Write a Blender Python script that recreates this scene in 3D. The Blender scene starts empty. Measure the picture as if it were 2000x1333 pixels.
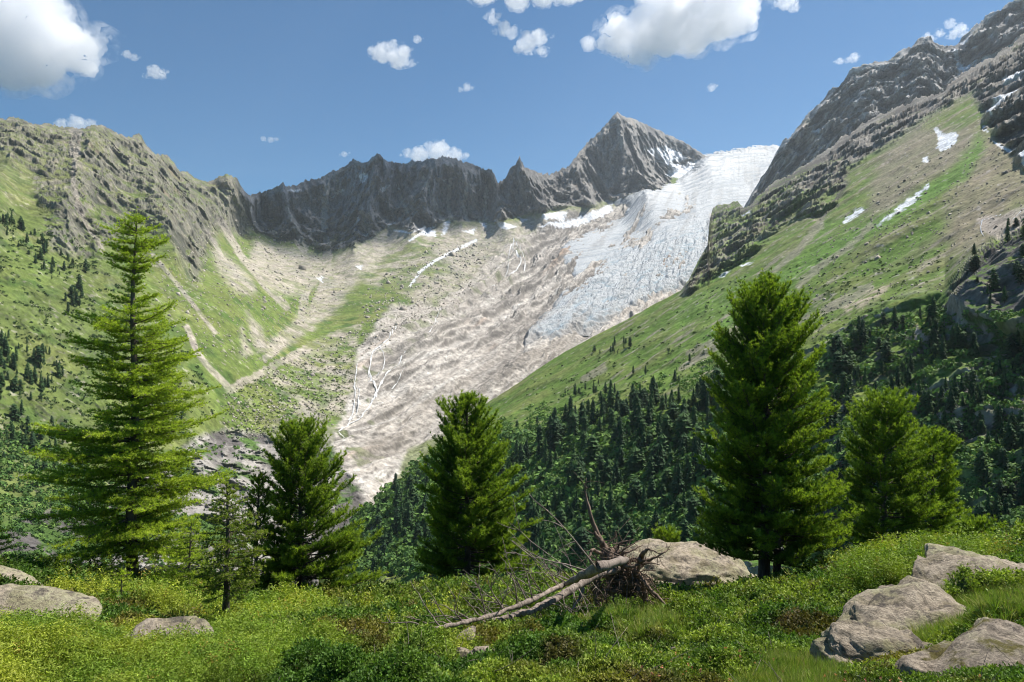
import bpy, math, random
import numpy as np
from mathutils import Vector, Matrix
R = math.radians
SC = bpy.context.scene
COL = SC.collection

# ------------------------------------------------------------------ camera, sky, sun, exposure
F = 1333.3                       # focal length in pixels of a 2000 px wide picture (24 mm lens)
CAMZ = 1.7
cam = bpy.data.cameras.new('camera')
cam.lens = 24; cam.sensor_width = 36; cam.clip_start = 0.1; cam.clip_end = 60000
cam_o = bpy.data.objects.new('camera', cam); COL.objects.link(cam_o)
cam_o.location = (0, 0, CAMZ); cam_o.rotation_euler = (R(90), 0, 0)
SC.camera = cam_o
SUN_EL, SUN_AZ = 57.0, 61.0      # azimuth measured from straight ahead (+Y) towards the right (+X)
w = bpy.data.worlds.new('World'); SC.world = w; w.use_nodes = True
nt = w.node_tree
sky = nt.nodes.new('ShaderNodeTexSky'); sky.sky_type = 'NISHITA'; sky.sun_disc = False
sky.sun_elevation = R(SUN_EL); sky.sun_rotation = R(SUN_AZ)
sky.altitude = 2200; sky.air_density = 1.1; sky.dust_density = 0.15; sky.ozone_density = 3.5
bg = nt.nodes['Background']; bg.inputs['Strength'].default_value = 0.067
tint = nt.nodes.new('ShaderNodeVectorMath'); tint.operation = 'MULTIPLY'; tint.inputs[1].default_value = (0.45, 0.86, 1.02)
nt.links.new(sky.outputs[0], tint.inputs[0]); nt.links.new(tint.outputs[0], bg.inputs[0])
sun = bpy.data.lights.new('sun', 'SUN'); sun.energy = 5.0; sun.angle = R(0.55); sun.color = (1.0, 0.95, 0.87)
sun_o = bpy.data.objects.new('sun', sun); COL.objects.link(sun_o)
SDIR = Vector((math.sin(R(SUN_AZ))*math.cos(R(SUN_EL)), math.cos(R(SUN_AZ))*math.cos(R(SUN_EL)), math.sin(R(SUN_EL))))
sun_o.rotation_euler = SDIR.to_track_quat('Z', 'Y').to_euler()
SC.view_settings.view_transform = 'Standard'; SC.view_settings.look = 'None'
SC.view_settings.exposure = 0.65; SC.view_settings.gamma = 1.0
SC.cycles.max_bounces = 20; SC.cycles.diffuse_bounces = 3; SC.cycles.transparent_max_bounces = 16
SC.cycles.volume_bounces = 20; SC.cycles.use_denoising = True
SC.cycles.volume_max_steps = 128; SC.cycles.filter_width = 1.1

# ------------------------------------------------------------------ noise and small numeric helpers
_rng = np.random.default_rng(7)
_perm = _rng.permutation(256).astype(np.int32); _perm = np.concatenate([_perm, _perm, _perm])
_g = _rng.normal(size=(256, 3)).astype(np.float32); _g /= np.linalg.norm(_g, axis=1)[:, None]
def perlin(x, y, z, seed=0):
    xi = np.floor(x); yi = np.floor(y); zi = np.floor(z)
    xf = (x-xi).astype(np.float32); yf = (y-yi).astype(np.float32); zf = (z-zi).astype(np.float32)
    xi = (xi.astype(np.int32)+seed*17) & 255; yi = (yi.astype(np.int32)+seed*31) & 255; zi = (zi.astype(np.int32)) & 255
    u = xf*xf*xf*(xf*(xf*6-15)+10); v = yf*yf*yf*(yf*(yf*6-15)+10); ww = zf*zf*zf*(zf*(zf*6-15)+10)
    def gr(dx, dy, dz):
        h = _perm[_perm[_perm[(xi+dx) & 255]+((yi+dy) & 255)]+((zi+dz) & 255)]
        g = _g[h]
        return g[..., 0]*(xf-dx)+g[..., 1]*(yf-dy)+g[..., 2]*(zf-dz)
    a = gr(0,0,0); a = a+u*(gr(1,0,0)-a); b = gr(0,1,0); b = b+u*(gr(1,1,0)-b)
    c = gr(0,0,1); c = c+u*(gr(1,0,1)-c); d = gr(0,1,1); d = d+u*(gr(1,1,1)-d)
    e = a+v*(b-a); f = c+v*(d-c)
    return (e+ww*(f-e))*1.6
def fbm(p, wl, octv=4, seed=0, sc=(1, 1, 1), gain=0.5, ridged=False):
    x, y, z = p[0]*sc[0]/wl, p[1]*sc[1]/wl, p[2]*sc[2]/wl
    s = 0; a = 1.0; t = 0
    for i in range(octv):
        n = perlin(x, y, z, seed+i)
        if ridged: n = 1-2*np.abs(n)
        s = s+a*n; t += a; a *= gain; x = x*2.03+5.1; y = y*2.03+1.7; z = z*2.03+9.2
    return s/t
def rmf(p, wl, octv=6, seed=0, sc=(1, 1, 1), gain=0.62, warp=0.25):
    """ridged multifractal: sharp crests, scoured hollows; about -1..1"""
    if warp:
        q = [fbm(p, wl*1.3, 2, seed+50+i) for i in range(3)]; p = tuple(p[i]+q[i]*wl*warp for i in range(3))
    x, y, z = p[0]*sc[0]/wl, p[1]*sc[1]/wl, p[2]*sc[2]/wl
    s = 0; a = 1.0; t = 0; wt = 1.0
    for i in range(octv):
        n = (1-np.abs(perlin(x, y, z, seed+i))*1.25)**2*wt; wt = np.clip(n*1.9, 0.12, 1)
        s = s+a*n; t += a; a *= gain; x = x*2.07+5.1; y = y*2.07+1.7; z = z*2.07+9.2
    return (s/t-0.38)*2.6
def sstep(a, b, x):
    t = np.clip((x-a)/(b-a), 0, 1); return t*t*(3-2*t)
def mixc(c, d, m):
    return c+(np.asarray(d, dtype=np.float32)-c)*m[..., None]
def seg_dist(px, py, pts):
    best = np.full(px.shape, 1e9, dtype=np.float32)
    for (x0, y0), (x1, y1) in zip(pts[:-1], pts[1:]):
        dx, dy = x1-x0, y1-y0; L = dx*dx+dy*dy+1e-9
        t = np.clip(((px-x0)*dx+(py-y0)*dy)/L, 0, 1)
        best = np.minimum(best, np.hypot(px-x0-t*dx, py-y0-t*dy))
    return best
def poly(px, py, pts, soft=6.0):
    q = np.asarray(pts, float); box = (px > q[:, 0].min()-soft) & (px < q[:, 0].max()+soft) & (py > q[:, 1].min()-soft) & (py < q[:, 1].max()+soft)
    full = np.zeros(px.shape, dtype=np.float32)
    if not box.any(): return full
    px = px[box]; py = py[box]; ins = np.zeros(px.shape, dtype=bool); n = len(pts)
    for i in range(n):
        x0, y0 = pts[i]; x1, y1 = pts[(i+1) % n]
        if y0 == y1: continue
        c = ((y0 > py) != (y1 > py)) & (px < (x1-x0)*(py-y0)/(y1-y0)+x0)
        ins ^= c
    d = seg_dist(px, py, list(pts)+[pts[0]])
    d = np.where(ins, d, -d)
    full[box] = sstep(-soft, soft, d); return full
def line(px, py, pts, width, soft=2.0):
    q = np.asarray(pts, float); m = width+soft
    box = (px > q[:, 0].min()-m) & (px < q[:, 0].max()+m) & (py > q[:, 1].min()-m) & (py < q[:, 1].max()+m)
    full = np.zeros(px.shape, dtype=np.float32); full[box] = 1-sstep(width, width+soft, seg_dist(px[box], py[box], pts))
    return full
def tps_fit(pts, vals, lam=0.0):
    P = np.asarray(pts, float); n = len(P)
    d = np.linalg.norm(P[:, None]-P[None], axis=2)
    K = np.where(d > 0, d*d*np.log(d+1e-12), 0)+lam*np.eye(n)
    A = np.zeros((n+3, n+3)); A[:n, :n] = K; A[:n, n] = 1; A[:n, n+1:] = P; A[n, :n] = 1; A[n+1:, :n] = P.T
    s = np.linalg.solve(A, np.concatenate([vals, [0, 0, 0]]))
    def ev(x, y):
        x = np.asarray(x, float); y = np.asarray(y, float)
        o = s[n]+s[n+1]*x+s[n+2]*y
        for i in range(n):
            r2 = (x-P[i, 0])**2+(y-P[i, 1])**2
            o = o+s[i]*0.5*r2*np.log(r2+1e-12)
        return o
    return ev
def world(px, py, Y):
    return ((px-1000)/F*Y, Y, CAMZ+(666.5-py)/F*Y)

# ------------------------------------------------------------------ mesh and material helpers
def mesh_np(name, verts, faces, mats, parent=None, smooth=False, attrs=None, mat_idx=None, nside=None, link=True):
    """verts (n,3); faces (m,k) all with k corners"""
    me = bpy.data.meshes.new(name)
    verts = np.ascontiguousarray(verts, dtype=np.float32); faces = np.ascontiguousarray(faces, dtype=np.int32)
    m, k = faces.shape
    me.vertices.add(len(verts)); me.vertices.foreach_set('co', verts.ravel())
    me.loops.add(m*k); me.loops.foreach_set('vertex_index', faces.ravel())
    me.polygons.add(m); me.polygons.foreach_set('loop_start', np.arange(0, m*k, k, dtype=np.int32))
    me.polygons.foreach_set('loop_total', np.full(m, k, dtype=np.int32))
    if not isinstance(mats, (list, tuple)): mats = [mats]
    for q in mats: me.materials.append(q)
    if mat_idx is not None: me.polygons.foreach_set('material_index', np.asarray(mat_idx, dtype=np.int32))
    me.update(calc_edges=True)
    if smooth: me.polygons.foreach_set('use_smooth', np.ones(m, dtype=bool))
    for an, av in (attrs or {}).items():
        if av.ndim == 2:
            a = me.color_attributes.new(an, 'FLOAT_COLOR', 'POINT')
            c = np.ones((len(verts), 4), dtype=np.float32); c[:, :3] = av
            a.data.foreach_set('color', c.ravel())
        else:
            a = me.attributes.new(an, 'FLOAT', 'POINT'); a.data.foreach_set('value', av.astype(np.float32))
    if not link: return me
    o = bpy.data.objects.new(name, me); COL.objects.link(o)
    if parent: o.parent = parent
    return o
def tag(o, label=None, cat=None, group=None, kind=None):
    if label: o['label'] = label
    if cat: o['category'] = cat
    if group: o['group'] = group
    if kind: o['kind'] = kind
    return o
def empty(name, loc, label, cat, group=None, rz=0.0):
    o = bpy.data.objects.new(name, None); COL.objects.link(o); o.location = loc; o.rotation_euler = (0, 0, rz)
    o.empty_display_size = 0.2
    return tag(o, label, cat, group)
def grid_faces(nr, nc, off=0):
    i = np.arange(nr-1)[:, None]*nc+np.arange(nc-1)[None]
    return np.stack([i, i+nc, i+nc+1, i+1], -1).reshape(-1, 4)+off
class NT:
    def __init__(s, name):
        s.m = bpy.data.materials.new(name); s.m.use_nodes = True; s.t = s.m.node_tree
        s.b = s.t.nodes['Principled BSDF']; s.out = s.t.nodes['Material Output']
        s.b.inputs['Specular IOR Level'].default_value = 0.25
    def n(s, typ, **kw):
        o = s.t.nodes.new(typ)
        for k, v in kw.items():
            if k.startswith('i_'): o.inputs[k[2:].replace('_', ' ')].default_value = v
            else: setattr(o, k, v)
        return o
    def l(s, a, b): s.t.links.new(a, b)
    def noise(s, vec, scale, detail=5, rough=0.55):
        o = s.n('ShaderNodeTexNoise'); o.inputs['Scale'].default_value = scale
        o.inputs['Detail'].default_value = detail; o.inputs['Roughness'].default_value = rough
        if vec is not None: s.l(vec, o.inputs['Vector'])
        return o.outputs['Fac']
    def attr(s, name, what='Color'):
        o = s.n('ShaderNodeAttribute'); o.attribute_name = name; return o.outputs[what]
    def coord(s): return s.n('ShaderNodeTexCoord').outputs['Object']
    def ramp(s, fac, stops):
        o = s.n('ShaderNodeValToRGB'); e = o.color_ramp.elements
        while len(e) < len(stops): e.new(0.5)
        for q, (p, c) in zip(e, stops): q.position = p; q.color = (*c, 1) if len(c) == 3 else c
        s.l(fac, o.inputs[0]); return o.outputs[0]
    def mr(s, v, a, b, c, d):
        o = s.n('ShaderNodeMapRange'); s.l(v, o.inputs[0])
        for i, q in enumerate((a, b, c, d)): o.inputs[i+1].default_value = q
        return o.outputs[0]
    def math(s, op, a, b=None):
        o = s.n('ShaderNodeMath'); o.operation = op
        for i, q in enumerate((a, b)):
            if q is None: continue
            if isinstance(q, (int, float)): o.inputs[i].default_value = q
            else: s.l(q, o.inputs[i])
        return o.outputs[0]
    def mul(s, col, fac):      # colour times scalar
        o = s.n('ShaderNodeVectorMath'); o.operation = 'SCALE'; s.l(col, o.inputs[0])
        if isinstance(fac, (int, float)): o.inputs['Scale'].default_value = fac
        else: s.l(fac, o.inputs['Scale'])
        return o.outputs[0]
    def mix(s, fac, a, b):
        o = s.n('ShaderNodeMix'); o.data_type = 'RGBA'
        for i, q in ((0, fac), (6, a), (7, b)):
            if isinstance(q, (int, float)): o.inputs[i].default_value = q
            elif isinstance(q, tuple): o.inputs[i].default_value = (*q, 1)
            else: s.l(q, o.inputs[i])
        return o.outputs[2]
    def bump(s, h, strength=0.5, dist=1.0):
        o = s.n('ShaderNodeBump'); o.inputs['Strength'].default_value = strength; o.inputs['Distance'].default_value = dist
        s.l(h, o.inputs['Height']); s.l(o.outputs[0], s.b.inputs['Normal']); return o
    def base(s, c, rough=0.8):
        s.b.inputs['Roughness'].default_value = rough
        if isinstance(c, tuple): s.b.inputs['Base Color'].default_value = (*c, 1)
        else: s.l(c, s.b.inputs['Base Color'])
def terrain_mat(name, wl, bump_m, rough=0.95, spec=0.1):
    k = NT(name); c = k.coord()
    n1 = k.noise(c, 1/wl, 7, 0.65); n2 = k.noise(c, 1/(wl*6), 4, 0.6)
    n3 = k.noise(c, 1/(wl*2.6), 6, 0.7)
    v = k.math('MULTIPLY', k.math('MULTIPLY', k.mr(n1, 0.3, 0.7, 0.6, 1.4), k.mr(n2, 0.3, 0.7, 0.88, 1.12)), k.mr(n3, .32, .68, .72, 1.28))
    k.base(k.mul(k.attr('albedo'), v), rough); k.b.inputs['Specular IOR Level'].default_value = spec
    h = k.math('MULTIPLY', n1, k.attr('relief', 'Fac'))
    k.bump(h, 1.0, bump_m)
    return k.m

# ------------------------------------------------------------------ big terrain sheets
def steep(px, py, Y, disp, zdisp):
    """upward component of the ground's normal after the relief is applied"""
    x, y, z = world(px, py, Y+disp); z = z+zdisp
    v = np.stack([x, y, z], -1); a = np.gradient(v, axis=1); b = np.gradient(v, axis=0)
    nn = np.cross(a, b); nn /= np.linalg.norm(nn, axis=-1, keepdims=True)+1e-9
    return np.abs(nn[..., 2])
def sheet(name, px0, px1, ncol, sky_pts, bottom, nrow, depth, paint, jag, mat, back=(180, -150)):
    px = np.linspace(px0, px1, ncol)
    sp = np.array(sky_pts, float); top = np.interp(px, sp[:, 0], sp[:, 1])
    t = np.linspace(0, 1, nrow)
    PX = np.broadcast_to(px, (nrow, ncol)).copy()
    kk = np.arange(-120, 121)*(px[1]-px[0]); ker = np.exp(-(kk/55.0)**2); ker /= ker.sum()
    tops = np.convolve(np.pad(top, 120, mode='edge'), ker, mode='valid')
    PY0 = tops[None]+(bottom-tops[None])*t[:, None]
    PY = PY0+(top-tops)[None]*np.exp(-(PY0-tops[None])/85.0)
    jg = jag(px)
    PY = PY+jg[None]*np.exp(-(PY0-tops[None])/26.0)
    Y = depth(PX, PY)
    X0, Y0, Z0 = world(PX, PY, Y)
    P0 = (X0, Y0, Z0)
    disp, zdisp, alb, rel = paint(PX, PY, P0)
    edge = sstep(0, 14, PY-top[None])*0.85+0.15
    Y = Y+disp*edge
    X, Y, Z = world(PX, PY, Y); Z = Z+zdisp*edge
    V = np.stack([X, Y, Z], -1)
    bx = []
    for k in range(1, 6):
        b = V[0].copy(); b[:, 1] += back[0]*k; b[:, 2] += back[1]*k; b[:, 0] += (px-1000)/F*back[0]*k; bx.append(b)
    V = np.concatenate([np.stack(bx[::-1]), V]); n = nrow+5
    alb = np.concatenate([np.repeat(alb[:1], 5, 0), alb]); rel = np.concatenate([np.repeat(rel[:1], 5, 0), rel])
    o = mesh_np(name, V.reshape(-1, 3), grid_faces(n, ncol), mat, smooth=True,
                attrs={'albedo': alb.reshape(-1, 3).astype(np.float32), 'relief': rel.ravel()})
    o['kind'] = 'structure'
    g = V[5:]
    def at(qx, qy):      # the point of this sheet seen in that direction (nearest grid vertex, blended in depth)
        qx = np.atleast_1d(np.asarray(qx, float)); qy = np.atleast_1d(np.asarray(qy, float))
        c = np.clip(np.round((qx-px0)/(px1-px0)*(ncol-1)).astype(int), 0, ncol-1)
        r = np.array([np.searchsorted(PY[:, i], j) for i, j in zip(c, qy)]); r = np.clip(r, 0, nrow-1)
        return g[r, c]
    return o, at

LP = lambda px, py: -400/((666.5-py)/F+0.7*(px-1000)/F-0.1)      # left flank plane
RP = lambda px, py: -150/((666.5-py)/F-0.6*(px-1000)/F-0.1)      # right flank plane
vc = [(-150,225,1480),(0,235,1550),(100,245,1680),(200,250,1800),(280,290,1980),(380,350,2230),(440,350,2400),(490,385,2560),(600,360,2760),(740,310,2920),
 (850,315,2960),(960,340,3000),(1015,320,3060),(1100,340,3200),(1200,225,3900),(1290,265,4100),(1375,310,4100),(1450,296,4300),(1510,293,4400),(1600,290,4500),
 (470,475,2250),(560,485,2450),(680,490,2520),(760,450,2700),(870,440,2760),(950,440,2800),(1040,425,2860),(1130,405,3000),(1190,395,3350),(1310,360,3700),(1400,345,3800),
 (640,540,2100),(620,620,1600),(560,680,1250),(450,760,900),(700,600,1700),(850,500,2300),(900,600,1800),(1000,480,2500),(1000,600,1850),(1100,550,2120),(1150,650,1650),
 (1250,540,2250),(1300,450,2800),(1400,420,3150),(1450,360,3750),(1000,700,1400),(850,750,1200),(700,740,1180),(700,860,940),(800,900,930),(1000,850,1020),(700,1000,700),
 (600,950,760),(560,860,860),(450,860,800),(400,950,620),(250,980,540),(100,1000,470),(0,1100,370),(300,1100,420),(600,1150,540),(900,1100,620),(1000,1000,760),(1300,700,1500),
 (1400,560,2100),(1550,500,2600),(1200,1200,560),(0,1250,300),(600,1250,480)]
for q in ((60,700),(100,500),(230,620),(350,600),(450,560),(350,430),(-150,700),(-150,450),(0,900),(300,780)): vc.append((*q, LP(*q)))
_vt = tps_fit([(a/500, b/500) for a, b, c in vc], [1000/c for a, b, c in vc], 0.0004)
SPURS = [([(1205,220),(1222,290),(1262,385)], 75, 330), ([(1130,320),(1160,400)], 40, 120), ([(962,335),(985,435)], 38, 130), ([(1015,315),(1062,420)], 40, 150), ([(895,315),(905,440)], 34, 100),
 ([(850,315),(800,455)], 45, 120), ([(740,300),(690,490)], 60, 180), ([(553,363),(575,470)], 45, 120), ([(440,340),(505,470)], 45, 130), ([(285,285),(345,500)], 60, 110), ([(190,245),(120,400)], 90, 90),
 ([(60,235),(-40,420)], 90, 80), ([(1345,280),(1375,320)], 30, 80)]
def depth_v(px, py):
    y = 1000/np.clip(_vt(px/500, py/500), 0.2, 4)
    for pts, wd, am in SPURS:
        y = y-am*np.clip(1-seg_dist(px, py, pts)/wd, 0, 1)**1.3
    return y
V_SKY = [(-160,228),(0,235),(30,233),(60,243),(110,247),(150,256),(175,250),(200,249),(225,262),(258,272),(272,266),(285,287),(305,300),(330,308),(350,330),(380,350),(400,357),(415,358),
 (428,347),(445,345),(462,352),(475,372),(490,386),(505,380),(540,370),(553,363),(560,370),(600,358),(640,346),(668,334),(690,318),(700,320),(715,318),(738,304),(760,318),(785,327),
 (820,318),(860,314),(890,310),(905,322),(925,330),(935,328),(960,340),(972,362),(985,352),(1000,330),(1015,317),(1035,335),(1050,345),(1075,348),(1095,338),(1112,330),(1130,305),
 (1150,280),(1175,255),(1195,232),(1205,223),(1215,227),(1240,236),(1270,250),(1310,268),(1345,285),(1362,298),(1378,308),(1420,302),(1460,295),(1512,291),(1560,290),(1620,290)]
def jag_v(px):
    z = np.zeros_like(px)
    n = fbm((px, z, z), 46, 5, 3, gain=0.68, ridged=True)
    sp = np.abs(fbm((px, z, z), 15, 4, 5, gain=0.75))
    amp = np.interp(px, [-150, 250, 300, 420, 480, 560, 850, 900, 1110, 1130, 1200, 1300, 1370, 1390], [9, 11, 13, 10, 9, 13, 14, 17, 17, 11, 7, 8, 8, 0.6])
    return -(n-0.35)*amp-sp*amp*0.8
GLAC = [(1512,288),(1460,292),(1378,306),(1375,318),(1340,338),(1325,352),(1290,368),(1240,382),(1190,390),(1188,398),(1230,404),(1215,425),(1160,450),(1135,462),(1100,485),(1085,505),(1100,520),
 (1120,545),(1095,575),(1085,590),(1072,612),(1045,630),(1030,655),(1028,668),(1080,662),(1150,640),(1230,608),(1290,580),(1380,540),(1440,480),(1470,400),(1500,340),(1560,300)]
APRON = [(735,640),(760,600),(850,590),(930,540),(985,480),(1040,440),(1130,415),(1320,380),(1500,420),(1500,700),(1200,800),(900,1100),(700,1060),(560,1000),(640,880),(688,770),(700,690)]
def paint_v(px, py, P):
    wx = px+9*fbm(P, 120, 3, 11)+4*fbm(P, 25, 2, 12); wy = py+8*fbm(P, 120, 3, 13)+4*fbm(P, 25, 2, 14)
    big = fbm(P, 260, 5, 21); med = fbm(P, 70, 4, 22); fine = fbm(P, 16, 3, 23)
    px_, py_ = wx, wy
    # zones
    wall = poly(wx, wy, [(470,380),(495,450),(560,470),(650,492),(700,480),(760,442),(830,458),(870,432),(955,432),(1040,418),(1130,402),(1190,392),(1240,384),(1300,366),(1312,352),(1320,330),(1390,320),(1390,150),(470,150)], 5)
    lcliff = poly(wx, wy, [(-200,150),(-200,330),(0,300),(60,330),(100,480),(170,500),(260,440),(330,470),(380,560),(430,450),(490,470),(500,150)], 18)
    apron = poly(wx, wy, APRON, 7)
    lowcl = poly(wx, wy, [(380,855),(440,835),(530,850),(640,875),(720,1000),(700,1300),(-200,1300),(-200,1040),(80,1010),(220,960),(330,890)], 8)
    rocksel = sstep(-0.05, 0.2, 0.6*med+0.5*fbm(P, 130, 4, 31, sc=(0.6, 1.6, 0.6))+0.45*(lcliff-0.35))
    lrock = np.clip(rocksel*np.where(px < 560, 1, 0)*sstep(760, 600, py), 0, 1)
    lrock = np.maximum(lrock*sstep(520, 430, px+0.2*py-60), lrock*lcliff)
    lfree = poly(wx, wy, [(260,640),(300,480),(420,500),(500,480),(600,560),(600,700),(450,780),(380,700)], 15)
    lrock = lrock*(1-0.85*lfree)
    rock = np.clip(wall+lrock+apron*0.8+lowcl, 0, 1)
    # relief
    r1 = rmf(P, 230, 6, 41, sc=(1, .7, .5), gain=.62)
    r2 = rmf(P, 70, 5, 42, sc=(1, .8, .5), gain=.72)
    r3 = fbm(P, 22, 4, 43, gain=.65)
    lzone = np.clip(lcliff*(px < 560)*1.0+.35*(px < 300)*(1-lfree), 0, 1)*(1-wall)
    r4 = rmf(P, 85, 5, 44, sc=(1, .6, .28), gain=.68)
    kd = np.clip(P[1]/2300, .25, 1.1); disp = -(wall*(r1*60+r2*26+r3*14+r4*42)+lzone*kd*(r1*30+r2*10+r3*12)+(1-wall)*(big*14*kd+med*5*kd+r3*2.0*kd+r2*3*kd))
    # slabs of the apron run along the fall line
    apr = poly(px, py, APRON, 34); a = 0.38; X2 = P[0]*math.cos(a)-P[1]*math.sin(a); Y2 = P[0]*math.sin(a)+P[1]*math.cos(a)
    Q = (X2, Y2, P[2]*0+3)
    s1 = rmf(Q, 95, 6, 51, sc=(1, .085, 1), gain=.62); s2 = fbm(Q, 170, 4, 52, sc=(1, .35, 1))
    kd = np.clip(P[1]/1900, .3, 1.2); zdisp = apr*(s1*15*kd+s2*18*kd+rmf(Q, 34, 4, 54, sc=(1, .09, 1), gain=.66)*3.2*kd)+(1-wall)*(1-apr)*(med*3)+lzone*r2*6+wall*r2*9
    c1 = rmf(P, 50, 6, 53, sc=(1, .4, .6), gain=.68)
    lows = poly(px, py, [(380,855),(440,835),(530,850),(640,875),(720,1000),(700,1300),(-200,1300),(-200,1040),(80,1010),(220,960),(330,890)], 34)
    disp = disp-lows*(c1*15+r1*10)
    nz = steep(px, py, P[1], disp, zdisp)
    lrock = np.clip(lzone*sstep(.72, .46, nz+.30*med+.12*fbm(P, 30, 3, 45)-.10*(lcliff-.3)-.10*sstep(150, 330, px)), 0, 1)
    lrock = np.maximum(lrock, lcliff*(px < 560)*sstep(.12, .4, r3+.6*med+.3*sstep(320, 240, py)+.12*sstep(150, 300, px)-.05)*.8)
    # ---- albedo
    n = px.shape
    grass = np.empty(n+(3,), np.float32); grass[:] = (0.125, 0.172, 0.042)
    grass = mixc(grass, (0.175, 0.195, 0.062), sstep(-.25, .45, fbm(P, 90, 4, 61)))
    grass = mixc(grass, (0.075, 0.125, 0.030), sstep(.0, .35, fbm(P, 40, 4, 62)))
    dry = sstep(430, 270, py)*sstep(520, 420, px)
    grass = mixc(grass, (0.24, 0.23, 0.13), dry*0.5); grass = mixc(grass, (0.27, 0.23, 0.16), sstep(.0, .35, r3+.3*med)*sstep(560, 420, px)*sstep(560, 380, py)*.45)
    grass = mixc(grass, (0.105, 0.13, 0.045), sstep(480, 250, px)*sstep(-.35, .25, fbm(P, 60, 4, 65))*.5)
    fallL = fbm((P[0]*.25, P[1], P[2]*.25), 26, 4, 63)
    col = grass
    scree_c = np.empty(n+(3,), np.float32); scree_c[:] = (0.37, 0.33, 0.275)
    scree_c = mixc(scree_c, (0.29, 0.27, 0.23), sstep(-.1, .4, med))
    speck = sstep(.28, .5, fbm(P, 9, 3, 64)+0.35*med)*(1-apron)
    col = mixc(col, (0.36, 0.33, 0.27), speck*0.6)
    # scree fans
    scree = np.zeros(n, np.float32)
    for pts in ([(500,470),(560,485),(640,505),(640,540),(600,575),(560,580),(520,560),(480,520)], [(415,488),(445,500),(490,545),(500,572),(460,570),(430,540)],
                [(655,500),(700,480),(760,445),(880,440),(1000,435),(1130,408),(1190,398),(1160,450),(1100,500),(1000,500),(950,540),(900,560),(820,600),(760,560),(720,520),(690,560),(660,610),(600,650),(540,690),(500,690),(560,640),(620,580)],
                [(480,610),(510,640),(530,690),(500,680)], [(470,640),(492,690),(470,700)],[(700,480),(730,500),(770,520),(740,560),(700,545)]):
        scree = np.maximum(scree, poly(wx, wy, pts, 9))
    for pts, wd in (([(140,255),(150,300),(142,350),(150,400),(180,455),(200,490)], 3.0), ([(430,430),(470,500),(520,560),(560,600)], 5), ([(300,500),(350,560),(420,650)], 2.0),
                    ([(365,640),(385,690),(410,720),(450,760)], 4.0), ([(450,760),(520,725),(580,690),(640,662),(700,640)], 6.0), ([(405,450),(450,530),(480,570)], 3),
                    ([(640,420),(640,500)], 5), ([(560,440),(590,490)], 3), ([(590,430),(597,490)], 3), ([(150,252),(145,300)], 9), ([(600,560),(585,640),(520,700)], 6), ([(640,500),(632,560),(600,640)], 8)):
        scree = np.maximum(scree, line(px+4*fine+4*med, py+4*fine, pts, wd, 4))
    low = poly(wx, wy, [(440,760),(560,700),(700,645),(700,700),(690,800),(640,880),(540,850),(430,860)], 8)
    scree = np.maximum(scree, low*sstep(-.25, .2, fbm(P, 45, 4, 66)+0.5*sstep(440, 690, px)-.38))
    streak = fbm((P[0], P[1], P[2]), 14, 3, 67, sc=(1, .35, 1))
    scree_k = np.clip(scree*(0.86+0.8*streak), 0, 1)*(1-0.55*sstep(.1, .4, fbm(P, 60, 4, 68))*(py > 520))
    gp = poly(wx, wy, [(700,545),(790,470),(870,450),(840,500),(880,520),(800,580),(740,640),(640,680),(560,700),(600,650),(660,600)], 10)
    scree_k = scree_k*(1-0.8*gp*sstep(-.1, .2, med+.1))
    col = mixc(col, scree_c, scree_k)
    # crags
    rk = np.empty(n+(3,), np.float32); rk[:] = (0.195, 0.18, 0.16)
    rk = mixc(rk, (0.095, 0.09, 0.085), sstep(-.1, .5, -r2+.3*r3)); rk = mixc(rk, (0.30, 0.27, 0.22), sstep(.1, .4, r3)); rk = mixc(rk, (0.27, 0.205, 0.15), sstep(.3, .6, fbm(P, 110, 3, 71))*0.7)
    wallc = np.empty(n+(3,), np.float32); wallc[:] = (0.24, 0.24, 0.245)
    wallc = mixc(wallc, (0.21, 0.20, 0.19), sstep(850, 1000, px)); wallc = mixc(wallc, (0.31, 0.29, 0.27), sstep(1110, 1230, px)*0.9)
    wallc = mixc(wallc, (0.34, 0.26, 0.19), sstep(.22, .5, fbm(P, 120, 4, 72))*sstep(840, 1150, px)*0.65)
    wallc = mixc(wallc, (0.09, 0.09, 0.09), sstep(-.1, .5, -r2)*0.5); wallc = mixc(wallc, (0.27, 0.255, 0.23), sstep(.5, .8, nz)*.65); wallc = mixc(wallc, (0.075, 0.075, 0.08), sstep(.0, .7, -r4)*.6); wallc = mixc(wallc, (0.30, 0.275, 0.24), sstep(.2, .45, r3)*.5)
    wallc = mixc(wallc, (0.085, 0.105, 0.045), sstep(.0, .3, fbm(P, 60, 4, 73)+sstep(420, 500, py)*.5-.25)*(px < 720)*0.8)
    gul = np.zeros(n, np.float32)
    for pts, wd in (([(640,360),(634,400),(632,450),(645,500)], 4), ([(700,380),(712,430),(725,470)], 2), ([(915,360),(905,400),(915,440)], 2), ([(950,370),(945,440)], 2.5), ([(828,350),(850,400),(868,432)], 2.4), ([(880,350),(875,400),(880,430)], 2), ([(560,410),(580,450),(600,490)], 3), ([(780,380),(800,430)], 2)):
        gul = np.maximum(gul, line(px+5*fine, py, pts, wd, 3))
    wallc = mixc(wallc, (0.40, 0.385, 0.36), gul*.9)
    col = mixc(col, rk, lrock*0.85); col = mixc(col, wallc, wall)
    # apron
    ap = np.empty(n+(3,), np.float32); ap[:] = (0.47, 0.43, 0.385)
    tone = fbm(Q, 46, 6, 81, sc=(1, .075, 1), gain=.66)
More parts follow.
